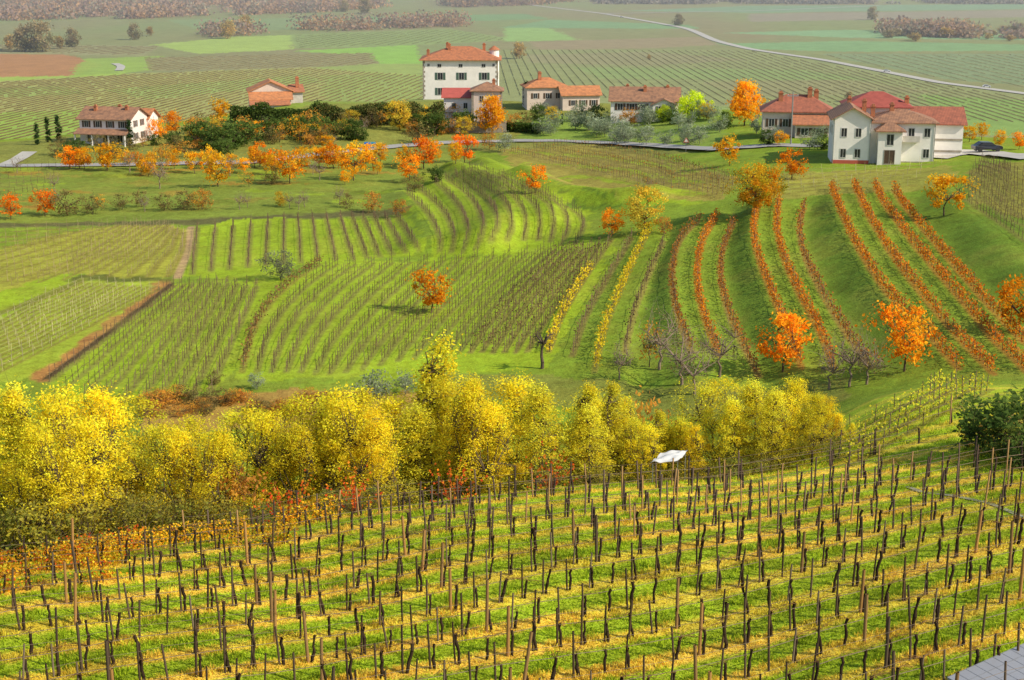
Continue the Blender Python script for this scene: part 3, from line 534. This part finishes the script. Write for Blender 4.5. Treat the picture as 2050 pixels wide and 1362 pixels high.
# coloured vine leaves on ridge
def leafrow(c0,x0,x1,n,pl,label,hmax=1.0):
    x=rng.uniform(x0,x1,n); y=rowy(c0,x)+rng.normal(size=n)*.17; m=(vn(x/1.1,y/1.1,60)>.2+.5*rng.random(n)*ss(x1-8,x1,x)+.12)&(y<np.interp(x/y,eA,eY)+.8); x=x[m];y=y[m]; z=zat(x,y)+.15+rng.random(len(x))**1.2*hmax
    if len(x)<4: return
    B=Acc(); pc=np.array(pl)[rng.integers(0,len(pl),len(x))]*(.55+.65*rng.random((len(x),1))); leaves(B,np.c_[x,y,z],.062,pc,.8); tag(new('vine_foliage',B.mesh('vine_foliage',LEAF)),label,'vine leaves',kind='stuff')
YO=[(.85,.6,.03),(.82,.45,.03),(.85,.65,.04),(.8,.38,.03)]
for c0,x0,x1,n in [(75.6,-22,-3,3600),(73,-27,-7,5200),(70.4,-27,-10,4600),(67.8,-27,-15,2600)]: leafrow(c0,x0,x1,n,YO,'golden orange vine leaves along the ridge row')
leafrow(73,-27,-17,1000,[(.78,.12,.03),(.82,.26,.02)],'red vine leaves on the stakes',1.2)
leafrow(70.4,-27,-16,1200,[(.78,.14,.03),(.82,.36,.03)],'red and orange vine leaves on the stakes',1.1)
leafrow(67.8,-27,-17,1000,[(.78,.14,.03),(.82,.36,.03)],'red and orange vine leaves low on the stakes',1.)
for u,v,vt in [(710,1030,955),(905,1010,925),(575,1050,985),(1100,985,900)]:
    x,y=G(u,v,60); z=float(zat(x,y)); A=Acc(); B=Acc(); n=40; d=rng.normal(size=(n,3))*[.7,.3,.5]+[0,0,1.2]; b=np.array([x,y,z])
    sticks(A,np.repeat([b],n,0),b+d*.9,.012,.005,(.2,.09,.06),3); k=rng.integers(0,n,220); c=b+d[k]*rng.uniform(.6,1.3,(220,1)); o=new('grapevine',A.mesh('canes',WOOD)); leaves(B,c,.085,np.array([(.85,.13,.03),(.88,.3,.03)])[rng.integers(0,2,220)]*rng.uniform(.6,1.1,(220,1)),.8); new('foliage',B.mesh('canes_foliage',LEAF),o); tag(o,'sprawling vine with red autumn leaves on the ridge','grapevine')
# grass
n=260000; az=rng.uniform(-.385,.385,n); y=46*(96/46)**rng.random(n); y=np.where(az>.1,y,46*(80/46)**rng.random(n)); x=az*y; z=zat(x,y)
fa=((az-A0)/dA).astype(int); fy=(np.log(y/Y0)/dL).astype(int); gc=np.minimum(C[fy,fa]*rng.uniform(.65,1.5,(n,1))*np.array([1.1,1.05,1]),.9)
tall=.04+.16*ss(.45,.8,vn(x/.8,y/.8,70))*rng.random(n)+.03*rng.random(n); w=rng.uniform(.012,.03,n); th=rng.random(n)*3.14; ln=rng.normal(size=(n,2))*.05
b=np.c_[x,y,z]; e=np.c_[np.cos(th)*w,np.sin(th)*w,0*w]; V=np.stack([b-e,b+e,b+e*.6+np.c_[ln,tall],b-e*.6+np.c_[ln,tall]],1).reshape(-1,3)
A=Acc(); A.add(V,np.arange(4*n).reshape(n,4),np.repeat(gc,4,0)); tag(new('grass',A.mesh('grass',GRASS)),'sunlit green and straw-yellow grass between vine rows','grass',kind='stuff')
# ---------------- buildings
def pm(name,V,Fc,mats,parent,mi=None):
    me=bpy.data.meshes.new(name); me.from_pydata([tuple(v) for v in V],[],Fc)
    for m in (mats if isinstance(mats,list) else [mats]): me.materials.append(m)
    if mi: me.polygons.foreach_set('material_index',mi)
    me.update(); return new(name,me,parent)
def bx(x0,x1,y0,y1,z0,z1): return [(x0,y0,z0),(x1,y0,z0),(x1,y1,z0),(x0,y1,z0),(x0,y0,z1),(x1,y0,z1),(x1,y1,z1),(x0,y1,z1)],[(0,3,2,1),(4,5,6,7),(0,1,5,4),(1,2,6,5),(2,3,7,6),(3,0,4,7)]
def join(parts):
    V=[];Fc=[]
    for v,f in parts: n=len(V); V+=v; Fc+=[tuple(i+n for i in q) for q in f]
    return V,Fc
def slab(pts,th=.16):
    n=len(pts); V=[tuple(p) for p in pts]+[(p[0],p[1],p[2]-th) for p in pts]; return V,[tuple(range(n)),tuple(range(2*n-1,n-1,-1))]+[(i,i+n,(i+1)%n+n,(i+1)%n) for i in range(n)]
def block_(e,cx,y0,W_,D_,H_,R_,roof,wm,rm,z0=-2,ov=.55,base=0):
    x0,x1,y1=cx-W_/2,cx+W_/2,y0+D_; V,Fc=bx(x0,x1,y0,y1,base+z0,base+H_); H_=base+H_
    ym=(y0+y1)/2
    if roof=='gx': n=len(V); V+=[(x0,ym,H_+R_),(x1,ym,H_+R_)]; Fc+=[(4,n,7),(5,6,n+1)]
    if roof=='gy': n=len(V); V+=[(cx,y0,H_+R_),(cx,y1,H_+R_)]; Fc+=[(4,5,n),(6,7,n+1)]
    pm('wall',V,Fc,wm,e)
    t=.1
    if roof=='gx':
        k=ov*R_/(D_/2); S=[slab([(x0-ov,y0-ov,H_-k+t),(x1+ov,y0-ov,H_-k+t),(x1+ov,ym,H_+R_+t),(x0-ov,ym,H_+R_+t)]),slab([(x1+ov,y1+ov,H_-k+t),(x0-ov,y1+ov,H_-k+t),(x0-ov,ym+.003,H_+R_+t),(x1+ov,ym+.003,H_+R_+t)])]
    elif roof=='gy':
        k=ov*R_/(W_/2); S=[slab([(x0-ov,y1+ov,H_-k+t),(x0-ov,y0-ov,H_-k+t),(cx,y0-ov,H_+R_+t),(cx,y1+ov,H_+R_+t)]),slab([(x1+ov,y0-ov,H_-k+t),(x1+ov,y1+ov,H_-k+t),(cx+.003,y1+ov,H_+R_+t),(cx+.003,y0-ov,H_+R_+t)])]
    elif roof=='hip':
        a,b,c,d=x0-ov,x1+ov,y0-ov,y1+ov; hh=H_+R_+t; z=H_+t-.05
        if W_>=D_: r=D_/2; p,q=(x0+r,ym,hh),(x1-r,ym,hh) 
        else: r=W_/2; p,q=(cx,y0+r,hh),(cx,y1-r,hh)
        if W_>=D_: S=[slab([(a,c,z),(b,c,z),q,p]),slab([(b,d,z),(a,d,z),p,q]),slab([(a,d,z),(a,c,z),p]),slab([(b,c,z),(b,d,z),q])]
        else: S=[slab([(a,c,z),(b,c,z),p]),slab([(b,c,z),(b,d,z),q,p]),slab([(b,d,z),(a,d,z),q]),slab([(a,d,z),(a,c,z),p,q])]
    elif roof=='lean': S=[slab([(x0-ov,y0-ov,H_+t-.1),(x1+ov,y0-ov,H_+t-.1),(x1+ov,y1,H_+R_+t),(x0-ov,y1,H_+R_+t)])]
    V,Fc=join(S); return pm('roof',V,Fc,rm,e)
def chim(r,x,y,z,h=1.2,s=.35,m=None):
    pm('chimney',*join([bx(x-s,x+s,y-s,y+s,z-.8,z+h),bx(x-s-.1,x+s+.1,y-s-.1,y+s+.1,z+h+.003,z+h+.12),bx(x-s*.7,x+s*.7,y-s*.7,y+s*.7,z+h+.123,z+h+.4)]),m or TERR,r)
def win(e,face,a,z,w=1.,h=1.4,cpos=0.,sh=None,name='window',fm=None):
    def mp(pts):
        return [(p[0],cpos-p[2],p[1]) if face=='f' else ((cpos+p[2],p[0],p[1]) if face=='r' else (cpos-p[2],-p[0]+2*a,p[1])) for p in pts]
    fw=.09; parts=[bx(a-w/2-fw,a-w/2,z-fw,z+h+fw,-.05,.05),bx(a+w/2,a+w/2+fw,z-fw,z+h+fw,-.05,.05),bx(a-w/2,a+w/2,z-fw,z,-.05,.07),bx(a-w/2,a+w/2,z+h,z+h+fw,-.05,.05),bx(a-.03,a+.03,z,z+h,-.05,.03),bx(a-w/2,a+w/2,z,z+h,-.06,.012)]
    V,Fc=join(parts); mi=[0]*30+[1]*6; o=pm(name,mp(V),Fc,[fm or FRAME,GLASS if name=='window' else BRSH],e,mi)
    if sh:
        for sx in(-1,1): x=a+sx*(w/2+.1+w/4); V,Fc=bx(x-w/4,x+w/4,z-.05,z+h+.05,.004,.06); pm('shutter',mp(V),Fc,sh,o)
def base(name,label,u,v,yaw,cat='house',ymin=100,dy=0):
    x,y=G(u,v,ymin); y=min(y,392); x=azf(u,v)*y; y2=y+dy; x2=x*y2/y; e=new(name,None); e.location=(x2,y2,CZ-y*float(tv(v)) if dy==0 else float(zat(x2,y2))); e.rotation_euler=(0,0,math.radians(yaw)); tag(e,label,cat); return e
e=base('farmhouse','white two-storey farmhouse with brown tile roof and porch',212,289,-12)
r=block_(e,0,0,11,8,5.2,1.9,'gx',m_sol('pale_pink_plaster',(.78,.70,.66),.9,.7,.12),BRT)
for x,y in((-3,2.5),(1.5,4.2),(3.6,3)): chim(r,x,y,6.4,.9,.3)
for x in(-4,-1.5,1.2,3.9): win(e,'f',x,3.4,.8,1.2,0,BRSH)
for x in(-3.4,0,3.2): win(e,'f',x,.4,1.,1.6,0)
for y,z in((2.5,3.4),(5.5,3.4),(2.5,.9),(5.5,.9)): win(e,'r',y,z,.8,1.2,5.5,BRSH)
V,Fc=slab([(-5.8,-2.6,2.3),(5.6,-2.6,2.3),(5.6,-.01,3.1),(-5.8,-.01,3.1)]); pm('porch_roof',V,Fc,BRT,e)
for x in(-5.5,-1.8,1.8,5.3): pm('porch_post',*bx(x-.12,x+.12,-2.4,-2.16,-1,2.15),WHITE,e)
e2=block_(e,2,8.1,7,5,4.6,1.6,'gx',WHITE,ORT)
e=base('barn','low barn with stepped terracotta roofs behind a hedge',548,216,12,'barn',dy=4)
r=block_(e,-.5,2,10,8,3.4,2.2,'gy',PINK,ORT); block_(e,-.6,-1.2,9.4,3.1,1.6,1.5,'lean',GREYP,ORT); block_(e,-1,-3.6,8.6,2.3,.6,.9,'lean',GREYP,TERR); block_(e,5.9,2.5,2.6,6,3.0,1.2,'lean',GREYP,TERR); chim(r,6.2,6,4.6,1.4,.4)
win(e,'f',-2.5,2.2,1.,.7,2,name='window'); win(e,'f',1.5,2.2,1.,.7,2)
# villa
e=base('villa','large white three-storey villa with red hip roof and turret',922,198,0,'villa')
r=block_(e,0,0,19.4,14,9.9,3.0,'hip',WHITE,TERR,z0=-3,ov=.9)
for x in(-5.2,.3,6.2):
    for z in(1.0,4.9): win(e,'f',x,z,1.25,1.75,0,SHUT)
    win(e,'f',x-.2,8.1,.9,.75,0)
for x in(-8.2,8.6): win(e,'f',x,8.3,.5,.6,0)
for y in(3.5,7,10.5):
    for z in(1.,4.9): win(e,'r',y,z,1.2,1.7,9.7,SHUT); win(e,'l',y,z,1.2,1.7,-9.7,SHUT)
for sx in(-1,1):
    pr=[]
    for k in range(16): w=.62 if k%2 else .34; x=sx*9.72; pr.append(bx(min(x,x-sx*w),max(x,x-sx*w),-.03,w,k*.6,k*.6+.57))
    pm('quoin',*join(pr),STONE,e)
for x,y,z in((-3,5,12.2),(-8.4,3,10.8),(-3.6,8.5,12.3),(6,9,12)): chim(r,x,y,z,1.3,.38)
def cyl(name,x,y,z0,z1,r0,r1,m,par,n=16):
    V=[];Fc=[]
    for k in range(n): a=2*math.pi*k/n; V.append((x+r0*math.cos(a),y+r0*math.sin(a),z0))
    for k in range(n): a=2*math.pi*k/n; V.append((x+r1*math.cos(a),y+r1*math.sin(a),z1))
    Fc=[(k,(k+1)%n,n+(k+1)%n,n+k) for k in range(n)]+[tuple(range(n,2*n)),tuple(range(n-1,-1,-1))]; return pm(name,V,Fc,m,par)
tw=cyl('turret',8.7,7,-2,12.1,1.25,1.25,WHITE,e); cyl('turret_roof',8.7,7,12.1,13.1,1.6,.15,TERR,e)
e=base('outbuilding','narrow white annex with red roof on the stone terrace',918,252,0,dy=0,cat='annex')
r=block_(e,0,0,6.6,5,6.4,1.6,'lean',WHITE,m_sol('soft_red_roof',(.52,.11,.08),.7,1,.25)); win(e,'f',-1,3.9,.8,1.2,0); win(e,'f',1.6,3.9,.8,1.2,0); win(e,'f',0,.6,1.1,1.8,0,name='door')
pm('ledge',*bx(-3.4,3.4,-.25,-.02,2.9,3.1),STONE,e)
e=base('outbuilding','tall grey-pink stone annex with brown hip roof',975,258,0,cat='annex')
r=block_(e,0,0,6.6,6.5,8.4,1.7,'hip',PINK,BRT); win(e,'f',-1.2,6,.9,1.3,0); win(e,'f',1.4,6,.9,1.3,0); win(e,'f',0,2.8,.9,1.3,0); chim(r,1.5,3,9.6,.9)
for x in(-3.2,3.2): pm('quoin',*bx(x-.25,x+.25,-.06,.4,0,8.3),STONE,e)
e=base('village_house','terracotta-roofed pink stone house behind olive trees',1118,232,8,dy=8)
r=block_(e,-2,4,10,8,5.2,2,'hip',PINK,ORT); chim(r,-3.5,7,7.2,1.2,.4); block_(e,5.5,0,9,7,3.8,1.7,'gx',PINK,ORT)
for x in(-5,-2,1): win(e,'f',x,2.6,.9,1.2,4,BRSH)
for x in(3.5,6,8.5): win(e,'f',x,1.2,.9,1.2,0,BRSH)
x0_,y0_=azf(1290,232)*335,335
e=new('village_house',None); e.location=(x0_,y0_,CZ-335*float(tv(230))); e.rotation_euler=(0,0,-.1); tag(e,'long white house with weathered brown gable roof','house')
r=block_(e,0,0,15,9,3.2,2.5,'gx',WHITE,BRT,z0=-5); r2=block_(e,4.3,-2.3,5,2.28,2.6,1.1,'gy',WHITE,BRT,z0=-5)
for x,y in((-4,6),(0,3),(5,4.5)): chim(r,x,y,5.,.9)
for x in(-5.4,-2.8,-.3): win(e,'f',x,1,1.1,1.4,0,BRSH)
win(e,'f',3.6,.8,1.,1.3,-2.3,SHUT); win(e,'f',5.4,.8,.9,1.3,-2.3)
e=base('village_house','red-roofed stone farmhouse with low wing beside the road',1602,275,-8)
r=block_(e,-.5,2,12,8,4.2,2.6,'hip',PINK,REDT); chim(r,-3.5,4.5,6,1.2,.4);chim(r,1.6,5.5,6.6,1.3,.4);chim(r,2.8,7,6.2,1.2,.4); block_(e,2.5,-2,7,3.9,2.5,1.2,'lean',PINK,TERR)
for x in(-5,-2.6): win(e,'f',x,1.6,.9,1.3,2,BRSH)
for x in(.6,3.2): win(e,'f',x,.6,1.2,1.2,-2,BRSH)
# big white house
e=base('white_house','large white modern farmhouse with red roofs and red plinth',1770,329,-8); e.scale=(.93,.97,1.)
DR=m_sol('dark_red_roof',(.40,.09,.065),.8,1,.3)
r=block_(e,-5.2,0,5.6,10,6.6,1.5,'gy',WHITE,BRT,z0=-2.5); block_(e,.6,-.9,3.6,2.6,4.9,1.,'hip',WHITE,BRT,z0=-2.5); r2=block_(e,2.6,1.2,10,8.6,5.9,1.5,'hip',WHITE,BRT,z0=-2.5)
r3=block_(e,-.5,8.7,10,8,7.4,1.9,'hip',WHITE,DR); r4=block_(e,8.4,6.5,8.5,9,5.4,1.9,'gx',WHITE,REDT)
for x,y,z in((-3,6,7.6),(-1.8,4,7.),(1.2,5,7.2),(4,9.8,7.8),(-5.2,8,7.8)): chim(r,x,y,z,.9,.32)
for x,z in((-6.4,3.9),(-4.2,3.9),(-6.4,.9),(-4.2,.9)): win(e,'f',x,z,.8,1.2,0)
for x,z in((4.,3.9),(6.4,3.9),(6.4,.9)): win(e,'f',x,z,.85,1.2,1.2)
win(e,'f',.6,2.9,1.,1.5,-.9); win(e,'f',.6,.2,1.5,1.9,-.9,name='garage_door',fm=STONE); pm('balcony',*join([bx(2.6,5.2,.2,1.19,3.2,3.35),bx(2.6,5.2,.2,.26,3.353,4.1)]),GREYP,e)
pm('plinth',*bx(-8.04,-2.36,-.04,.6,-2,.5),REDP,e); pm('plinth',*bx(2.5,7.64,1.16,1.6,-2,.3),STONE,e)
for x in(-8.0,-2.42): pm('downpipe',*bx(x,x+.1,-.16,-.06,0,6.4),METAL,e)
pm('downpipe',*bx(7.5,7.6,1.04,1.14,0,5.8),METAL,e)
for y in(3,6): win(e,'l',y,3.9,.9,1.3,-8,None)
for z in(1.1,2.8): pm('stripe',*bx(7.8,12.6,6.42,6.46,z,z+.3),STONE,e)
# ivy wall
def leafwall(pts,h,d,n,pl,name,label,ymin=100):
    p=plan(pts,20,ymin); q=resamp(p,.5); k=rng.integers(0,len(q),n); c=np.c_[q[k]+rng.normal(size=(n,2))*[.3,d],zat(q[k,0],q[k,1])+rng.random(n)*(h*(.7+.6*vn(q[k,0]/3,q[k,1]/3,8)))]
    A=Acc(); leaves(A,c,.2,np.array(pl)[rng.integers(0,len(pl),n)]*rng.uniform(.5,1.3,(n,1)),.8)
    z=zat(q[:,0],q[:,1]); B=Acc(); sticks(B,np.c_[q,z-1],np.c_[q,z+h*.6],.38,.38,(.06,.07,.04),4); o=new(name,B.mesh('core',WOOD)); new('foliage',A.mesh('foliage',LEAF),o); tag(o,label,name.replace('_',' '))
leafwall([(465,252),(560,252),(640,250)],4.4,.7,10000,[(.08,.13,.03),(.11,.16,.035)],'clipped_hedge','tall dark green clipped hedge below the barn')
leafwall([(640,252),(760,250),(890,255)],4.6,.7,13000,[(.09,.13,.035),(.13,.15,.045),(.24,.18,.055),(.10,.14,.035)],'ivy_wall','old terrace wall covered with dark ivy')
leafwall([(1010,262),(1080,268)],1.8,.5,2500,[(.12,.19,.04)],'garden_hedge','low green hedge beside the terrace')
e=base('stone_wall','grey stone retaining wall below the annex buildings',950,266,0,'wall'); pm('wall',*join([bx(-8,7,0,.7,-1,2.2),bx(-8.1,7.1,-.06,.76,2.203,2.4)]),STONE,e)
# ---------------- small things
def body(prof,w,ins=0.):
    n=len(prof); V=[(x,-w/2+(ins if z>.9 else 0),z) for x,z in prof]+[(x,w/2-(ins if z>.9 else 0),z) for x,z in prof]
    return V,[tuple(range(n)),tuple(range(2*n-1,n-1,-1))]+[(i,i+n,(i+1)%n+n,(i+1)%n) for i in range(n)]
def car(u,v,yaw,m,label,ymin=100):
    x,y=G(u,v,ymin); e=new('parked_car',None); e.location=(x,y,float(zat(x,y))+.2); e.rotation_euler=(0,0,math.radians(yaw)); tag(e,label,'car')
    pm('body',*body([(-2.1,.35),(2.1,.35),(2.15,.65),(2.0,.85),(1.1,.95),(.45,1.42),(-1.1,1.46),(-1.8,1.0),(-2.15,.9)],1.75,.12),m,e)
    pm('window',*join([body([(-1.5,1.0),(.95,1.0),(.42,1.36),(-1.0,1.38)],1.6,-.06)]),GLASS,e)
    for a in(-1.35,1.35):
        for b in(-.8,.8):
            V=[];n=14
            for s in(-.11,.11): V+=[(a+.33*math.cos(6.283*k/n),b+s,.33+.33*math.sin(6.283*k/n)) for k in range(n)]
            pm('wheel',V,[(k,(k+1)%n,n+(k+1)%n,n+k) for k in range(n)]+[tuple(range(n)),tuple(range(2*n-1,n-1,-1))],RUBB,e)
    for b in(-.6,.6): pm('headlight',*bx(2.08,2.17,b-.18,b+.18,.62,.76),FRAME,e)
car(1975,306,5,m_sol('dark_car_paint',(.02,.022,.03),.25),'dark parked car on the gravel yard')
WC=m_sol('white_car_paint',(.75,.75,.75),.3)
car(1975,176,-15,WC,'white car driving the plain road',420); car(1775,145,-15,WC,'white car driving the plain road',420); car(1245,36,-20,WC,'small white car on the distant road',420)
def binn(u,v,m,label):
    e=base('recycling_bin',label,u,v,5,'recycling bin'); V,Fc=bx(-.6,.6,-.45,.45,.15,1.25); V=[(x*(.85 if z<.5 else 1),y*(.85 if z<.5 else 1),z) for x,y,z in V]; pm('body',V,Fc,m,e)
    pm('lid',*body([(-.65,1.253),(.65,1.253),(.5,1.5),(-.5,1.5)],1.),m,e); pm('foot',*join([bx(-.5,-.4,-.3,.3,-.1,.15),bx(.4,.5,-.3,.3,-.1,.15)]),RUBB,e)
binn(735,300,m_sol('blue_plastic',(.02,.2,.6),.5),'blue recycling container beside the road'); binn(747,300,m_sol('teal_plastic',(.02,.3,.5),.5),'light blue recycling container beside the road'); binn(759,300,m_sol('yellow_plastic',(.6,.45,.05),.5),'yellow recycling container beside the road')
e=base('road_sign','triangular warning sign on a thin grey pole',1373,305,0,'road sign'); cyl('pole',0,0,-.3,2.4,.04,.04,METAL,e,8)
pm('sign_plate',[(-.5,-.05,1.7),(.5,-.05,1.7),(0,-.05,2.55),(-.5,-.02,1.7),(.5,-.02,1.7),(0,-.02,2.55)],[(0,1,2),(5,4,3),(0,3,4,1),(1,4,5,2),(2,5,3,0)],REDP,e); pm('sign_face',[(-.33,-.055,1.8),(.33,-.055,1.8),(0,-.055,2.36)],[(0,1,2)],FRAME,e)
e=base('utility_pole','tall grey utility pole with crossarm beside the road',1583,290,0,'utility pole'); cyl('pole',0,0,-.5,8.6,.14,.09,METAL,e,10); pm('crossarm',*bx(-.9,.9,-.06,.06,7.9,8.05),METAL,e); cyl('insulator',-.8,0,8.053,8.3,.05,.05,FRAME,e,8); cyl('insulator',.8,0,8.053,8.3,.05,.05,FRAME,e,8)
e=base('notice_kiosk','small dark wooden roofed box on legs',750,336,0,'wooden kiosk'); pm('box',*bx(-.45,.45,-.3,.3,.7,1.6),BRSH,e); pm('roof',*slab([(-.65,-.45,1.65),(.65,-.45,1.65),(.65,.45,1.85),(-.65,.45,1.85)],.06),BRSH,e); pm('leg',*bx(-.4,-.3,-.2,-.1,-.2,.7),BRSH,e); pm('leg',*bx(.3,.4,-.2,-.1,-.2,.7),BRSH,e)
# solar panel
e=new('solar_panel',None); zz=float(zat(17,47)); e.location=(14.75,46.25,zz); e.rotation_euler=(0,0,math.radians(36.6)); tag(e,'grey gridded solar panel array on a low frame','solar panel')
sp=m_sol('blue_grey_solar_glass',(.27,.28,.31),.45,.5,.1); gl=[]
def spz(y): return .55+y*.1
pm('panel',*slab([(0,-4,spz(-4)),(7,-4,spz(-4)),(7,0,spz(0)),(0,0,spz(0))],.06),sp,e)
for k in range(15): gl.append(slab([(k*.5-.002,-4,spz(-4)+.008),(k*.5+.016,-4,spz(-4)+.008),(k*.5+.016,0,spz(0)+.008),(k*.5-.002,0,spz(0)+.008)],.004))
for k in range(9): y=-4+k*.5; gl.append(slab([(0,y-.008,spz(y-.008)+.014),(7,y-.008,spz(y-.008)+.014),(7,y+.008,spz(y+.008)+.014),(0,y+.008,spz(y+.008)+.014)],.004))
pm('grid_line',*join(gl),METAL,e)
for x in(.3,3.5,6.7):
    for y in(-.4,-3.6): cyl('leg',x,y,-1,spz(y)-.07,.04,.04,METAL,e,8)
# tarpaulin
x,y=azf(1340,912)*84,84; z=CZ-84*float(tv(916)); n=14; gx,gy=np.meshgrid(np.linspace(-.85,.85,n),np.linspace(-1.,1.,n)); gz=vn(gx*2.5,gy*2.5,5)*.25-.15*abs(gx)**2; I=np.arange(n*n).reshape(n,n)
o=new('tarpaulin',qmesh('tarpaulin',np.c_[(x+gx+gy*.4).ravel(),(y+gy+gx*.3).ravel(),(z+gz).ravel()],np.stack([I[:-1,:-1],I[:-1,1:],I[1:,1:],I[1:,:-1]],-1).reshape(-1,4),None,m_sol('white_tarp',(.7,.7,.68),.5,2,.1))); tag(o,'crumpled white tarpaulin sheet over a pile by the trees','tarpaulin')
for a,b in((-.75,-.8),(.75,-.8),(-.75,.8),(.75,.8)): cyl('pole',x+a+b*.4,y+b+a*.3,float(zat(x+a,y+b))-.2,z-.05,.03,.03,METAL,o,6)
# ---------------- light, world, camera
el=math.radians(37); d=Vector((.88,-.42,0)).normalized()*math.cos(el)+Vector((0,0,math.sin(el)))
sl=bpy.data.lights.new('sun','SUN'); sl.energy=5.0; sl.angle=math.radians(.6); sl.color=(1,.90,.70); so=bpy.data.objects.new('sun',sl); col.objects.link(so); so.rotation_euler=d.to_track_quat('Z','Y').to_euler(); so.location=(100,0,200)
# thin valley haze over the plain (real participating air)
V,Fc=bx(-1500,1500,430,4500,.5,90); hz=pm('haze_volume',V,Fc,[],None)
m,nt,n_,l=mat('valley_haze'); vs=n_.new('ShaderNodeVolumeScatter'); vs.inputs['Density'].default_value=.00025; vs.inputs['Color'].default_value=(.89,.94,1,1); vs.inputs['Anisotropy'].default_value=.2; oo=n_.new('ShaderNodeOutputMaterial'); l.new(vs.outputs[0],oo.inputs['Volume']); hz.data.materials.append(m)
tag(hz,'thin bluish autumn haze over the distant plain','haze_volume',kind='structure')
w=bpy.data.worlds.new('World'); sc.world=w; w.use_nodes=True; nt=w.node_tree; nt.nodes.clear(); sk=nt.nodes.new('ShaderNodeTexSky'); sk.sky_type='NISHITA'; sk.sun_disc=False; sk.sun_elevation=el; sk.sun_rotation=math.atan2(d.x,d.y); bg=nt.nodes.new('ShaderNodeBackground'); bg.inputs[1].default_value=.15; ow=nt.nodes.new('ShaderNodeOutputWorld'); nt.links.new(sk.outputs[0],bg.inputs[0]); nt.links.new(bg.outputs[0],ow.inputs[0])
cm=bpy.data.cameras.new('camera'); cm.lens=36*F/2050; cm.clip_end=20000; cm.clip_start=1; co=bpy.data.objects.new('camera',cm); col.objects.link(co); co.location=(0,0,CZ); co.rotation_euler=(math.pi/2-P,0,0); sc.camera=co
sc.view_settings.view_transform='Standard'; sc.view_settings.look='None'; sc.view_settings.exposure=0
